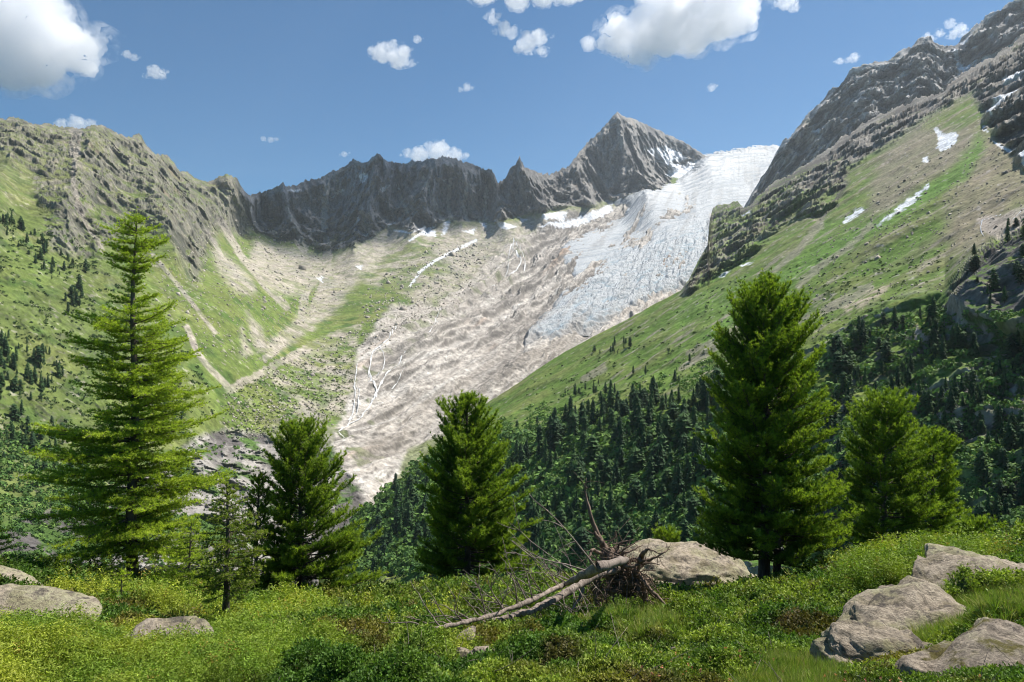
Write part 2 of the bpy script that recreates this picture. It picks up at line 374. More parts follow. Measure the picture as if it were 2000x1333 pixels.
    tn2 = fbm(Q, 22, 5, 85, sc=(1, .08, 1), gain=.68); ap = mixc(ap, (0.165, 0.15, 0.135), np.clip(sstep(.04, .30, tone)*.65+sstep(.08, .24, tn2)*.65+sstep(.15, .6, -s1)*.45, 0, .85)); ap = mixc(ap, (0.54, 0.51, 0.47), sstep(.05, .3, -tone)*.8)
    ap = mixc(ap, (0.40, 0.27, 0.18), sstep(.18, .42, fbm(Q, 60, 5, 82, sc=(1, .09, 1)))*.55)
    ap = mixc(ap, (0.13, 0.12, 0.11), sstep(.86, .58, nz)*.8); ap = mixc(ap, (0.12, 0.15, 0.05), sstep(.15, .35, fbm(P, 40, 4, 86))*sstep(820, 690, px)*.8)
    grey = poly(wx, wy, [(700,860),(800,770),(900,720),(1000,690),(1120,650),(1120,690),(1000,740),(900,800),(780,880),(700,940)], 25)
    ap = mixc(ap, (0.27, 0.24, 0.205), grey*.55*sstep(-.3, .3, tone+.1))
    up = poly(wx, wy, [(730,640),(800,560),(940,470),(1060,430),(1000,560),(900,620),(800,680)], 30)
    ap = mixc(ap, (0.40, 0.365, 0.32), up*.7)
    ap = mixc(ap, (0.13, 0.16, 0.06), up*sstep(.1, .32, fbm(P, 55, 4, 83))*.6)
    ap = mixc(ap, (0.13, 0.16, 0.05), poly(wx, wy, [(760,960),(800,880),(870,850),(850,900),(780,960)], 6)*.8)
    col = mixc(col, ap, apron)
    lc = np.empty(n+(3,), np.float32); lc[:] = (0.33, 0.31, 0.285)
    disp = disp; lc = mixc(lc, (0.13, 0.12, 0.115), sstep(-.1, .6, -c1)); lc = mixc(lc, (0.08, 0.14, 0.035), sstep(.08, .25, fbm(P, 40, 4, 84)+.12*sstep(360, 200, px)))
    col = mixc(col, lc, lowcl)
    # snow
    snow = np.zeros(n, np.float32); jx = px+6*fine+3*fbm(P, 45, 2, 91); jy = py+4*fine
    for pts in ([(1258,294),(1300,286),(1330,300),(1345,312),(1300,318),(1272,305)], [(1280,312),(1300,318),(1335,322),(1372,312),(1378,318),(1340,350),(1300,345),(1310,330)],
                [(830,448),(850,452),(850,462),(825,460)], [(868,434),(878,432),(872,455),(862,460)], [(965,428),(1000,440),(1010,446),(980,448)], [(700,345),(714,338),(716,350),(706,356)],
                [(645,385),(668,370),(674,373),(650,386)], [(1060,420),(1110,415),(1100,432),(1060,430)], [(1100,432),(1190,400),(1200,410),(1150,430),(1080,445),(1050,447)],
                [(753,440),(775,432),(760,445)],[(695,520),(708,518),(705,528)],[(560,373),(590,369),(580,376)],[(742,372),(756,360),(760,364),(748,376)],[(690,440),(700,425),(703,432)],[(775,366),(781,360),(779,370)],[(863,352),(870,350),(868,358)],[(905,452),(930,446),(925,458)],[(1015,425),(1032,432),(1020,438)],[(620,545),(632,540),(628,552)],[(935,435),(950,436),(948,447)],[(708,460),(722,452),(718,462)]):
        snow = np.maximum(snow, poly(jx, jy, pts, 1.6))
    for pts, wd in (([(818,533),(850,510),(900,484),(930,470)], 2), ([(800,470),(850,440)], 1.2), ([(770,450),(800,455),(830,446)], 1.5), ([(1060,445),(1120,432),(1160,420)], 2.2), ([(800,560),(818,535)], 1.2),([(1130,690),(1180,664),(1200,650)],2.5)):
        snow = np.maximum(snow, line(px+.35*(jx-px), py+.35*(jy-py), pts, wd*.8, 1.8))
    col = mixc(col, (0.66, 0.68, 0.71), snow)
    rel = np.clip(rock+scree_k*.35+.25, 0, 1.1)*(1-snow)
    return disp, zdisp*(1-wall*0.3), col, rel
m_terr_far = terrain_mat('mountain_rock_and_grass', 9.0, 4.5)
valley_o, at_v = sheet('mountain_terrain', -160, 1620, 1180, V_SKY, 1250, 700, depth_v, paint_v, jag_v, m_terr_far)

# the right flank
R_SKY = [(560,1110),(640,1062),(715,1000),(760,957),(800,920),(870,850),(950,788),(1000,757),(1060,715),(1100,690),(1160,658),(1230,622),(1280,594),(1330,568),(1345,548),(1365,510),(1382,480),
 (1386,430),(1392,408),(1415,400),(1440,396),(1452,408),(1470,400),(1500,368),(1530,350),(1560,332),(1580,325),(1600,308),(1650,268),(1700,237),(1730,222),(1760,212),(1800,192),(1840,188),(1858,165),
 (1880,150),(1930,118),(1960,100),(2000,70),(2100,10),(2220,-60)]
EDGE = [(560,1300),(700,1010),(860,900),(1000,850),(1080,842),(1160,815),(1260,788),(1390,765),(1500,725),(1590,668),(1640,640),(1700,604),(1780,578),(1845,568),(1862,540),(1900,500),(1960,452),(2000,420),(2220,300)]
def depth_r(px, py):
    y = -150/np.minimum((666.5-py)/F-0.6*(px-1000)/F-0.1, -0.062)
    e = np.interp(px, [a for a, b in EDGE], [b for a, b in EDGE])
    d = py-e
    y = y*(1+0.10*(1-sstep(-70, 10, d))-0.04*sstep(0, 60, d))
    cr = poly(px, py, [(1850,590),(1875,545),(1905,500),(1960,455),(2005,420),(2230,300),(2230,660),(2000,670),(1930,640),(1880,620)], 22)      # the dark crag at the edge of the wood
    y = y*(1-0.10*cr)
    return y
def jag_r(px):
    z = np.zeros_like(px)
    amp = np.interp(px, [700, 1340, 1380, 1450, 1500, 2000], [1.0, 2, 7, 10, 14, 16])
    return -fbm((px, z, z), 40, 5, 8, gain=.6, ridged=True)*amp+amp*.3
CRAGR = [(1330,575),(1345,545),(1380,480),(1384,380),(1500,330),(2230,-100),(2230,230),(2000,330),(1930,240),(1900,180),(1830,220),(1720,290),(1660,330),(1640,400),(1600,430),(1560,420),(1500,470),(1420,530),(1340,580)]
def paint_r(px, py, P):
    wx = px+10*fbm(P, 70, 3, 111)+5*fbm(P, 18, 2, 112); wy = py+10*fbm(P, 70, 3, 113)+5*fbm(P, 18, 2, 114)
    n = px.shape
    fl = (P[0]*.3, P[1]-0.25*P[0], P[2]*.3)                       # long streaks down the fall line
    st = fbm(fl, 34, 5, 121, gain=.55); st2 = fbm(fl, 11, 4, 122); med = fbm(P, 50, 4, 123); fine = fbm(P, 9, 3, 124); big = fbm(P, 170, 4, 125)
    e = np.interp(px, [a for a, b in EDGE], [b for a, b in EDGE]); below = sstep(-15, 20, py-e+10*med)
    crag = poly(wx, wy, CRAGR, 10)
    r2 = rmf(P, 85, 5, 131, sc=(1, .9, .6), gain=.64); r1 = fbm(P, 130, 4, 132, ridged=True)
    cragsel = crag*sstep(-.25, .05, med+.5*sstep(430, 250, py)+.25*r1)
    # cliff bands inside the wood
    rock2 = below*sstep(.12, .27, fbm(P, 42, 5, 141, sc=(.7, .7, 1.6))+.10*sstep(1500, 1700, px)-.16*sstep(1500, 1350, px))
    dark = poly(wx, wy, [(1850,570),(1900,500),(1960,455),(2000,420),(2230,300),(2230,640),(2000,650),(1940,610),(1880,600)], 8)
    rock2 = np.maximum(rock2, dark*sstep(-.4, -.1, med)) if False else rock2
    rock2 = np.maximum(rock2, poly(wx, wy, [(1870,1010),(1890,940),(1960,890),(2100,850),(2100,900),(2000,935),(1960,960),(1930,1000),(1880,1030)], 6))
    rock2 = np.maximum(rock2, poly(wx, wy, [(1780,690),(1860,650),(2000,690),(2100,690),(2100,740),(1980,730),(1900,740),(1800,730)], 6)*sstep(-.2, .1, med))
    hc = crag*.9; r3 = rmf(P, 110, 6, 133, gain=.68)
    disp = -(hc*(r2*9+r1*22+fine*5+r3*24)+(1-hc)*(big*14+med*6+st*5)+below*(r2*6+fine*3))
    zdisp = (1-hc)*(med*2.5+fine*.9+st*2)+hc*(r2*1.5+r3*7)+below*(r2*2.5+fine*1.5)
    nz = steep(px, py, P[1], disp, zdisp)
    cragsel = crag*sstep(.97, .72, nz-.22*sstep(430, 250, py)-.25*med)
    rock2 = np.maximum(rock2*sstep(.95, .7, nz), below*sstep(.58, .42, nz-.25*med-.06*sstep(1450, 1700, px)))
    g = np.empty(n+(3,), np.float32); g[:] = (0.105, 0.178, 0.032)
    g = mixc(g, (0.165, 0.205, 0.055), sstep(-.2, .4, med)); g = mixc(g, (0.17, 0.165, 0.08), sstep(-.05, .35, st)*.5)
    hi = sstep(620, 420, py-0.25*(px-1500)*0)*sstep(1350, 1560, px)
    g = mixc(g, (0.215, 0.195, 0.125), hi*sstep(-.25, .3, st+.0)*.38)
    g = mixc(g, (0.27, 0.215, 0.165), poly(wx, wy, [(1900,250),(1960,260),(2100,300),(2230,360),(2230,440),(1990,400),(1930,500),(1860,490),(1840,420),(1880,340)], 25)*.65)
    g = mixc(g, (0.25, 0.21, 0.165), poly(wx, wy, [(1720,300),(1790,250),(1900,250),(1905,290),(1850,330),(1790,370),(1740,410),(1700,420),(1700,360)], 16)*.7)
    g = mixc(g, (0.115, 0.215, 0.038), poly(wx, wy, [(1915,260),(1925,290),(1890,350),(1820,390),(1740,440),(1600,520),(1480,600),(1380,680),(1360,660),(1480,570),(1600,480),(1760,400),(1860,330)], 12)*.9)
    g = mixc(g, (0.115, 0.205, 0.038), poly(wx, wy, [(1610,430),(1640,430),(1610,500),(1540,560),(1420,600),(1300,650),(1340,590),(1480,540),(1560,490)], 14)*.8)
    sc = sstep(.18, .42, st2+.35*st-.15*sstep(1300, 1000, px))*(1-below)
    for pts, wd in (([(1610,400),(1600,440),(1560,490),(1500,540)], 5), ([(1700,440),(1660,480),(1600,520),(1560,560)], 4), ([(1700,560),(1600,610),(1520,640)], 4), ([(1500,600),(1440,640),(1380,690),(1330,720)], 3.5), ([(1345,690),(1400,670)],3),([(1180,720),(1140,740)],4)):
        sc = np.maximum(sc, line(px+5*med, py+5*fine+4*med, pts, wd, 5)*.9)
    scc = np.empty(n+(3,), np.float32); scc[:] = (0.30, 0.26, 0.215)
    col = mixc(g, scc, np.clip(sc, 0, 1)*.7)
    col = mixc(col, (0.42, 0.38, 0.34), sstep(.38, .5, fine+.3*st)*.6*(1-below))
    outc = poly(wx, wy, [(1640,600),(1700,560),(1750,550),(1720,585),(1660,615)], 6)*sstep(-.3, .1, fine)
    col = mixc(col, (0.44, 0.36, 0.29), outc*.85)
    wg = np.empty(n+(3,), np.float32); wg[:] = (0.070, 0.130, 0.026)
    wg = mixc(wg, (0.125, 0.18, 0.035), sstep(-.1, .3, med)); wg = mixc(wg, (0.18, 0.20, 0.05), sstep(.1, .4, fbm(P, 22, 3, 151))*.6)
    col = mixc(col, wg, below)
    rock2 = rock2*sstep(-.15, .2, fbm(P, 60, 4, 152)+.15*sstep(1500, 1700, px)-.05); rock2 = np.maximum(rock2, below*sstep(1520, 1600, px)*sstep(.16, .3, fbm(P, 34, 5, 153, sc=(.5, .5, 1.5))))
    rkc = np.empty(n+(3,), np.float32); rkc[:] = (0.31, 0.28, 0.25)
    rkc = mixc(rkc, (0.13, 0.115, 0.105), sstep(-.1, .4, -r2+.1)); rkc = mixc(rkc, (0.10, 0.095, 0.09), dark*.75)
    col = mixc(col, rkc, rock2)
    col = mixc(col, rkc, dark*sstep(.9, .75, nz))
    ck = np.empty(n+(3,), np.float32); ck[:] = (0.20, 0.185, 0.165)
    ck = mixc(ck, (0.28, 0.26, 0.23), sstep(.1, .6, r3)*.8); ck = mixc(ck, (0.11, 0.10, 0.09), sstep(.0, .6, -r3)*.8)
    ck = mixc(ck, (0.13, 0.175, 0.05), sstep(-.02, .3, fbm(P, 70, 5, 161)+.35*sstep(280, 420, py)-.22)*.85)
    ck = mixc(ck, (0.19, 0.16, 0.13), sstep(.2, .4, fbm(fl, 40, 3, 162))*.7)
    col = mixc(col, ck, cragsel)
    torr = poly(wx, wy, [(1910,430),(1960,420),(2000,400),(2060,400),(1990,440),(1950,465),(1915,450)], 4)
    col = mixc(col, (0.42, 0.36, 0.31), torr*.8)
    snow = np.zeros(n, np.float32); jx = px+5*fine+3*fbm(P, 25, 2, 171); jy = py+4*fine
    for pts in ([(1824,252),(1832,250),(1840,262),(1866,258),(1872,266),(1862,284),(1838,294),(1828,290),(1834,275)], [(1712,440),(1760,402),(1795,375),(1815,358),(1812,368),(1770,405),(1718,438)],
                [(1645,432),(1668,412),(1688,404),(1680,416),(1650,438)], [(1925,222),(1940,196),(1990,170),(1985,180),(1950,206),(1934,232)], [(1958,150),(2000,134),(2050,110),(2040,125),(1990,160),(1962,170)],
                [(1920,247),(1930,246),(1929,258),(1921,258)], [(1938,272),(1960,288),(1985,298),(1975,300),(1950,290)], [(1990,304),(2010,300),(2020,330),(2000,330)], [(1802,306),(1814,304),(1812,316),(1802,318)],
                [(1448,418),(1466,414),(1464,421),(1450,423)], [(1404,542),(1420,532),(1428,530),(1412,542)], [(1445,520),(1475,508),(1470,514),(1450,523)]):
        snow = np.maximum(snow, poly(jx, jy, pts, 1.6))
    col = mixc(col, (0.66, 0.68, 0.71), snow)
    rel = np.clip(cragsel*.9+rock2*.8+.35, 0, 1)*(1-snow)
    return disp, zdisp, col, rel
m_terr_mid = terrain_mat('alpine_slope_grass_and_rock', 4.0, 1.8)
slope_o, at_r = sheet('slope_terrain', 560, 2220, 1100, R_SKY, 1400, 720, depth_r, paint_r, jag_r, m_terr_mid, back=(90, -75))

# the grey ridge behind it
F_SKY = [(1400,470),(1440,430),(1465,385),(1490,345),(1515,300),(1535,275),(1560,250),(1590,218),(1610,196),(1640,162),(1665,140),(1700,128),(1745,118),(1770,98),(1792,80),(1812,77),(1830,90),(1845,97),(1858,90),
 (1872,88),(1900,60),(1925,40),(1950,22),(1980,5),(2000,-6),(2100,-80),(2240,-170)]
def depth_f(px, py):
    t = np.interp(px, [a for a, b in F_SKY], [b for a, b in F_SKY])
    return 2500-(py-t)*2.6+(1600-px)*.5
def paint_f(px, py, P):
    n = px.shape; r1 = rmf(P, 230, 6, 211, sc=(1, 1, .7), gain=.66); r2 = rmf(P, 75, 5, 212, sc=(1, 1, .7), gain=.72); med = fbm(P, 90, 4, 213); fine = fbm(P, 14, 3, 214)
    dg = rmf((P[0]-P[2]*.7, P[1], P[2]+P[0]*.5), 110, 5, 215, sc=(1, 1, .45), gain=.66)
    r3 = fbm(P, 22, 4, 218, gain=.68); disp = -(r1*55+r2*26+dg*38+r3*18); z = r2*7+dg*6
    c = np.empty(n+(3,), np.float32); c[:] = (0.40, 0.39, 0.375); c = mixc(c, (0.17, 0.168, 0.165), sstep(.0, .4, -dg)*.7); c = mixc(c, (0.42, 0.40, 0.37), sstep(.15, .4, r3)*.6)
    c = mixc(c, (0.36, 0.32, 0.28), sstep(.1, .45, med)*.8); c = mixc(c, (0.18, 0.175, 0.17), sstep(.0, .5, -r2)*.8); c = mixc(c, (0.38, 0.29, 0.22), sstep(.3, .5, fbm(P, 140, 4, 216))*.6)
    c = mixc(c, (0.11, 0.12, 0.06), sstep(.1, .3, fbm(P, 70, 4, 217)+sstep(250, 380, py)*.25-.1)*.5)
    jx = px+5*fine+5*med; jy = py+4*fine; s = np.zeros(n, np.float32)
    for pts in ([(1858,95),(1866,96),(1880,128),(1905,118),(1940,100),(1985,80),(2000,76),(2000,86),(1950,112),(1900,140),(1872,150),(1868,125)], [(1872,86),(1900,72),(1884,88)], [(1578,262),(1600,252),(1612,250),(1600,262)],
                [(1700,265),(1712,258),(1704,270)], [(1860,180),(1880,168),(1876,176)], [(1600,302),(1606,298),(1601,308)],[(1780,225),(1805,212),(1800,222)]):
        s = np.maximum(s, poly(jx, jy, pts, 1.6))
    c = mixc(c, (0.66, 0.68, 0.71), s)
    return disp, z, c, (1-s)*.95
def jag_f(px):
    z = np.zeros_like(px)
    return -fbm((px, z, z), 45, 5, 9, gain=.6, ridged=True)*np.interp(px, [1440, 1560, 2000], [7, 15, 15])+4
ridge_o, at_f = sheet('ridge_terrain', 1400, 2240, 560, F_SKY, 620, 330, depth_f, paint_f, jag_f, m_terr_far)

# ------------------------------------------------------------------ glacier
def build_glacier():
    nr, nc = 760, 620
    # centre line down the ice with half widths, in the picture's directions; u across, v down
    PXg = np.linspace(1015, 1580, nc)[None].repeat(nr, 0); PYg = np.linspace(280, 700, nr)[:, None].repeat(nc, 1)
    Y = depth_v(PXg, PYg); P = world(PXg, PYg, Y)
    wx = PXg+9*fbm(P, 150, 5, 301, gain=.6)+4*fbm(P, 22, 2, 302); wy = PYg+9*fbm(P, 150, 5, 303, gain=.6)+4*fbm(P, 22, 2, 304)
    m = poly(wx, wy, GLAC, 10)
    a = 0.33; X2 = P[0]*math.cos(a)-P[1]*math.sin(a); Y2 = P[0]*math.sin(a)+P[1]*math.cos(a)
    icefall = poly(PXg, PYg, [(1400,440),(1300,470),(1160,520),(1090,600),(1020,640),(1020,700),(1200,650),(1400,540)], 30)
    bow = Y2+.0012*(X2-450)**2; q1 = fbm((X2, Y2, P[2]*0), 60, 6, 311, sc=(1.0, .12, 1), gain=.68, ridged=True)
    q2 = rmf((X2, bow, P[2]*0), 34, 5, 312, sc=(.6, 1, 1), gain=.72)
    q3 = rmf((X2*.3, bow, P[2]*0), 55, 5, 313, gain=.7)            # crevasses across the flow
    big = fbm((X2, Y2, P[2]*0), 260, 4, 314, sc=(1, .4, 1))
    amp = 0.14+icefall*0.78
    h = 9+amp*(q1*15+q2*7)+q3*4*(1.1-icefall)+big*14
    Z = P[2]+h*m-9*(1-m)
    V = np.stack([P[0], P[1]-6*m, Z], -1).reshape(-1, 3)
    c = np.empty(PXg.shape+(3,), np.float32); c[:] = (0.35, 0.375, 0.40)
    c = mixc(c, (0.43, 0.445, 0.46), poly(wx, wy, [(1190,390),(1325,350),(1375,310),(1512,290),(1440,340),(1340,380),(1250,410),(1200,410)], 14))
    c = mixc(c, (0.27, 0.36, 0.42), icefall*sstep(-.05, .5, -q2-.15*q1)*.85)
    blue = poly(wx, wy, [(1390,450),(1300,490),(1230,560),(1260,580),(1380,520)], 22)
    c = mixc(c, (0.28, 0.39, 0.46), np.clip(blue+icefall*.25, 0, 1)*sstep(-.3, .3, -q2)*.75)
    dirt = sstep(-.02, .36, fbm((X2, Y2, P[2]*0), 55, 6, 321, sc=(1, .06, 1), gain=.68))
    c = mixc(c, (0.22, 0.225, 0.23), dirt*.7); c = mixc(c, (0.20, 0.24, 0.28), sstep(.05, .45, -q3)*(1-.5*icefall)*.7); c = mixc(c, (0.17, 0.22, 0.27), sstep(.25, .75, -q2)*icefall*.6); c = mixc(c, (0.34, 0.31, 0.28), poly(wx, wy, [(1020,700),(1020,600),(1110,560),(1150,640)], 25)*dirt*.6)
    edge_ = sstep(.95, .45, m); c = mixc(c, (0.27, 0.25, 0.23), edge_*.7*(PYg > 400))
    ms = m.ravel(); f = grid_faces(nr, nc); keep = (ms[f] > 0.02).all(1); f = f[keep]
    used = np.unique(f); remap = np.full(len(V), -1); remap[used] = np.arange(len(used))
    k = NT('glacier_ice'); cc = k.coord(); n1 = k.noise(cc, 1/9, 6, .65)
    k.base(k.mul(k.attr('albedo'), k.mr(n1, .3, .7, .86, 1.1)), .6); k.b.inputs['Specular IOR Level'].default_value = .3; k.bump(n1, .9, 4.0)
    o = mesh_np('glacier', V[used], remap[f], k.m, smooth=False, attrs={'albedo': c.reshape(-1, 3)[used]})
    return tag(o, kind='structure')
build_glacier()

# ------------------------------------------------------------------ meltwater streams on the slabs
m_water = NT('white_water'); _n = m_water.noise(m_water.coord(), .3, 4); m_water.base(m_water.ramp(_n, [(.35, (.42, .42, .42)), (.65, (.80, .80, .79))]), .3); m_water = m_water.m
def stream(name, pts, w0, w1, at=at_v, lift=4.0, seed=0, wig=3.0):
    pts = np.array(pts, float); d = np.r_[0, np.cumsum(np.hypot(*np.diff(pts, axis=0).T))]; s = np.arange(0, d[-1], 1.5)
    x = np.interp(s, d, pts[:, 0]); y = np.interp(s, d, pts[:, 1]); z = np.zeros_like(s)
    x = x+wig*fbm((s, z+seed*7.3, z), 22, 4, 5); y = y+wig*.6*fbm((s, z+seed*3.1, z), 22, 4, 6)
    ww = np.interp(s, [0, d[-1]], [w0, w1])*np.clip(1+1.3*fbm((s, z+seed, z), 11, 3, 7), .3, 2.4)
    rows = []
    ww = ww*.55
    for k in (-1, -.3, .4, 1):
        p = at(x+ww*k, y)
        p = p*1.0; rr = np.linalg.norm(p-np.array([0, 0, CAMZ]), axis=1)
        p = p+(np.array([0, 0, CAMZ])-p)*(lift/rr)[:, None]; rows.append(p)
    V = np.stack(rows, 1); n = len(s)
    V[1:-1] = (V[:-2]+2*V[1:-1]+V[2:])/4
    return tag(mesh_np(name, V.reshape(-1, 3), grid_faces(n, 4), m_water, smooth=True), kind='structure')
stream('stream', [(770,640),(762,665),(742,680),(728,690),(722,720),(725,745),(735,765),(728,790),(705,815),(690,825),(672,838),(660,850)], 1.6, 3.6, seed=1)
stream('stream', [(790,685),(782,705),(770,728),(752,745),(740,762),(733,780)], 1.6, 2.8, seed=2)
stream('stream', [(698,715),(692,745),(694,775),(690,805),(680,825)], 1.2, 2.4, seed=3)
stream('stream', [(1004,468),(1002,490),(1018,515),(1010,530),(990,545),(960,560),(940,575)], 1.8, 2.6, seed=4)
stream('stream', [(1000,480),(992,505),(995,525),(985,545)], 1.0, 1.4, seed=5)
stream('stream', [(770,640),(775,650),(765,662)], 4, 2.5, seed=6)
stream('stream', [(850,625),(845,650),(838,660)], 1.2, 1.2, seed=7)
stream('stream', [(730,688),(750,682)], 1.0, 1.5, seed=9)
stream('stream', [(742,680),(752,700),(746,720),(735,738)], 1.0, 1.4, seed=21)
stream('stream', [(728,700),(718,725),(722,748)], .9, 1.2, seed=22)
stream('stream', [(694,745),(702,770),(698,800),(688,822)], .9, 1.2, seed=23)
stream('stream', [(705,815),(690,808),(680,830),(666,842)], 1.2, 2, seed=24)
stream('stream', [(1004,470),(1014,490),(1026,512),(1022,530)], 1.0, 1.4, seed=25)
stream('stream', [(860,612),(852,628),(856,642)], .9, 1.2, seed=26)
stream('stream', [(782,705),(790,725),(778,745),(764,760)], .8, 1.1, seed=27)
stream('stream', [(660,850),(672,856),(668,866)], 2, 1.2, seed=28)
stream('stream', [(1955,418),(1938,425),(1918,432),(1915,445),(1925,462)], 1.2, 1.8, at=at_r, lift=2.5, seed=10)
stream('stream', [(2005,398),(1990,415),(1978,432)], 1.2, 1.8, at=at_r, lift=2.5, seed=11)
# ------------------------------------------------------------------ the air
def build_haze():
    x0, x1, y0, y1, z0, z1 = -3300, 5200, -40, 7000, -1150, 1750
    V = np.array([(x, y, z) for x in (x0, x1) for y in (y0, y1) for z in (z0, z1)], float)
    Fc = [(0,1,3,2),(4,6,7,5),(0,4,5,1),(2,3,7,6),(0,2,6,4),(1,5,7,3)]
    m = bpy.data.materials.new('air'); m.use_nodes = True; t = m.node_tree; t.nodes.clear()
    o_ = t.nodes.new('ShaderNodeOutputMaterial'); v = t.nodes.new('ShaderNodeVolumePrincipled')
    v.inputs['Color'].default_value = (0.80, 0.90, 1.0, 1); v.inputs['Density'].default_value = 0.000035; v.inputs['Anisotropy'].default_value = 0.3
    t.links.new(v.outputs[0], o_.inputs['Volume'])
    tag(mesh_np('haze', V, np.array(Fc), m), kind='stuff')
build_haze()
# ------------------------------------------------------------------ clouds
m_cloud = bpy.data.materials.new('cloud_vapour'); m_cloud.use_nodes = True
_t = m_cloud.node_tree; _t.nodes.clear(); _o = _t.nodes.new('ShaderNodeOutputMaterial'); _v = _t.nodes.new('ShaderNodeVolumePrincipled')
_v.inputs['Color'].default_value = (0.995, 0.995, 1, 1); _v.inputs['Density'].default_value = 0.0036; _v.inputs['Anisotropy'].default_value = 0.35
_t.links.new(_v.outputs[0], _o.inputs['Volume'])
def cloud(label, blobs, dist=9500, flat=0.8, rough=1.0, seed=0, world_blobs=None, res=None, name='cloud'):
    mb = bpy.data.metaballs.new('m'); ob = bpy.data.objects.new('m', mb); COL.objects.link(ob)
    if world_blobs is None:
        world_blobs = []
        rr = random.Random(seed)
        for x, y, r in blobs:
            p = world(x, y, dist); R_ = r/F*dist
            world_blobs.append((p[0], p[1]+rr.uniform(-.4, .4)*R_, p[2], R_))
            if r <= 16:
                for k in range(6):
                    u = rr.uniform(-1.9, 1.9); world_blobs.append((p[0]+u*R_, p[1]+rr.uniform(-.5, .5)*R_, p[2]+rr.uniform(-.25, .25)*R_+u*R_*.15, R_*rr.uniform(.2, .5)*(1-.25*abs(u))))
            for k in range(7 if r > 20 else 2):          # smaller puffs over each big one
                a = rr.uniform(0, 6.28); e = rr.uniform(-.3, 1.2); q = rr.uniform(.3, .55)*R_
                world_blobs.append((p[0]+math.cos(a)*math.cos(e)*R_*.9, p[1]+math.sin(a)*math.cos(e)*R_*.8, p[2]+math.sin(e)*R_*.75, q))
    c = np.mean([b[:3] for b in world_blobs], 0); S = max(b[3] for b in world_blobs)
    mb.resolution = res or max(S/11, 9); mb.threshold = 0.12
    k = 1/100.0                                           # metaballs are built small and scaled up
    mb.resolution *= k
    for x, y, z, r in world_blobs:
        e = mb.elements.new(); e.co = ((x-c[0])*k, (y-c[1])*k, (z-c[2])*k); e.radius = r*k*1.25; e.stiffness = 2
    dg = bpy.context.evaluated_depsgraph_get(); me = bpy.data.meshes.new_from_object(ob.evaluated_get(dg))
    bpy.data.objects.remove(ob); bpy.data.metaballs.remove(mb)
    n = len(me.vertices); co = np.empty(n*3, np.float32); me.vertices.foreach_get('co', co); co = co.reshape(-1, 3)/k
    no = np.empty(n*3, np.float32); me.vertices.foreach_get('normal', no); no = no.reshape(-1, 3)
    P = (co[:, 0]+seed*1000, co[:, 1], co[:, 2])
    co0 = co.copy(); n0 = no
    rough = rough*(1.5 if S < 180 else 1.0)
    d = fbm(P, S*.9, 6, 401, gain=.66)*S*.46*rough+fbm(P, S*.3, 4, 402, gain=.65, ridged=True)*S*.14*rough-S*.06
    co = co+no*d[:, None]
    zb = co[:, 2].min(); co[:, 2] = np.where(co[:, 2] < 0, co[:, 2]*flat, co[:, 2])
    me.vertices.foreach_set('co', co.ravel()); me.materials.clear(); me.materials.append(m_cloud); me.update()
    me.name = name; o = bpy.data.objects.new(name, me); COL.objects.link(o); o.location = c
    d2 = fbm(P, S*1.3, 4, 411, gain=.6)*S*.5+S*.22; c2 = co0+no*d2[:, None]; c2[:, 2] = np.where(c2[:, 2] < 0, c2[:, 2]*flat, c2[:, 2])
    m2 = me.copy(); m2.name = 'veil'; m2.vertices.foreach_set('co', c2.ravel()); m2.materials.clear()
    mt = m_cloud.copy(); mt.name = 'cloud_veil'; t = mt.node_tree; v = [q for q in t.nodes if q.type == 'PRINCIPLED_VOLUME'][0]
    tc = t.nodes.new('ShaderNodeTexCoord'); nz = t.nodes.new('ShaderNodeTexNoise'); nz.inputs['Scale'].default_value = 1.6/S; nz.inputs['Detail'].default_value = 6; nz.inputs['Roughness'].default_value = .68
    mr = t.nodes.new('ShaderNodeMapRange'); mr.inputs[1].default_value = .50; mr.inputs[2].default_value = .70; mr.inputs[3].default_value = 0; mr.inputs[4].default_value = min(1.6/S, .012)
    t.links.new(tc.outputs['Object'], nz.inputs[0]); t.links.new(nz.outputs['Fac'], mr.inputs[0]); t.links.new(mr.outputs[0], v.inputs['Density'])
    m2.materials.append(mt); m2.update(); o2 = bpy.data.objects.new('veil', m2); COL.objects.link(o2); o2.parent = o
    return tag(o, label, 'cloud', 'white clouds in the blue sky')
cloud('large white cumulus cloud in the top left corner of the sky', [(10,60,80),(75,60,62),(120,95,48),(60,130,62),(15,160,45),(135,130,26),(175,92,24),(100,175,28),(0,0,60),(195,76,14),(75,20,50),(165,150,18)], seed=1)
cloud('largest white cumulus cloud, high above the glacier', [(1235,72,40),(1290,62,52),(1350,45,58),(1420,30,46),(1452,38,28),(1250,108,26),(1200,92,20),(1152,94,11),(1300,8,46),(1400,-5,55),(1470,20,20),(1260,132,14),(1215,112,13),(1300,108,16),(1200,60,24),(1180,92,14),(1270,105,24),(1390,60,26)], seed=2)
cloud('small puffy cloud alone in the sky between the two biggest clouds', [(748,108,19),(778,116,21),(765,94,11),(803,130,7),(790,98,9)], seed=3)
cloud('ragged white cloud cut by the top edge of the picture', [(940,-8,22),(1010,0,24),(1060,-6,26),(1110,-4,22)], seed=4)
cloud('ragged cloud patch just under the cloud at the top edge', [(1030,90,19),(1052,76,16),(985,55,13),(1060,106,9),(962,34,9),(1000,64,10),(1012,104,9)], seed=5)
cloud('low white cloud resting behind the jagged back ridge', [(820,305,18),(858,300,21),(888,308,14),(798,300,8),(840,290,10)], seed=6)
cloud('tiny round cloud beside the large top left cloud', [(303,143,13),(315,150,7)], seed=7)
cloud('faint cloud wisp between the top left cloud and a tiny round cloud', [(250,108,8),(262,114,7)], seed=8)
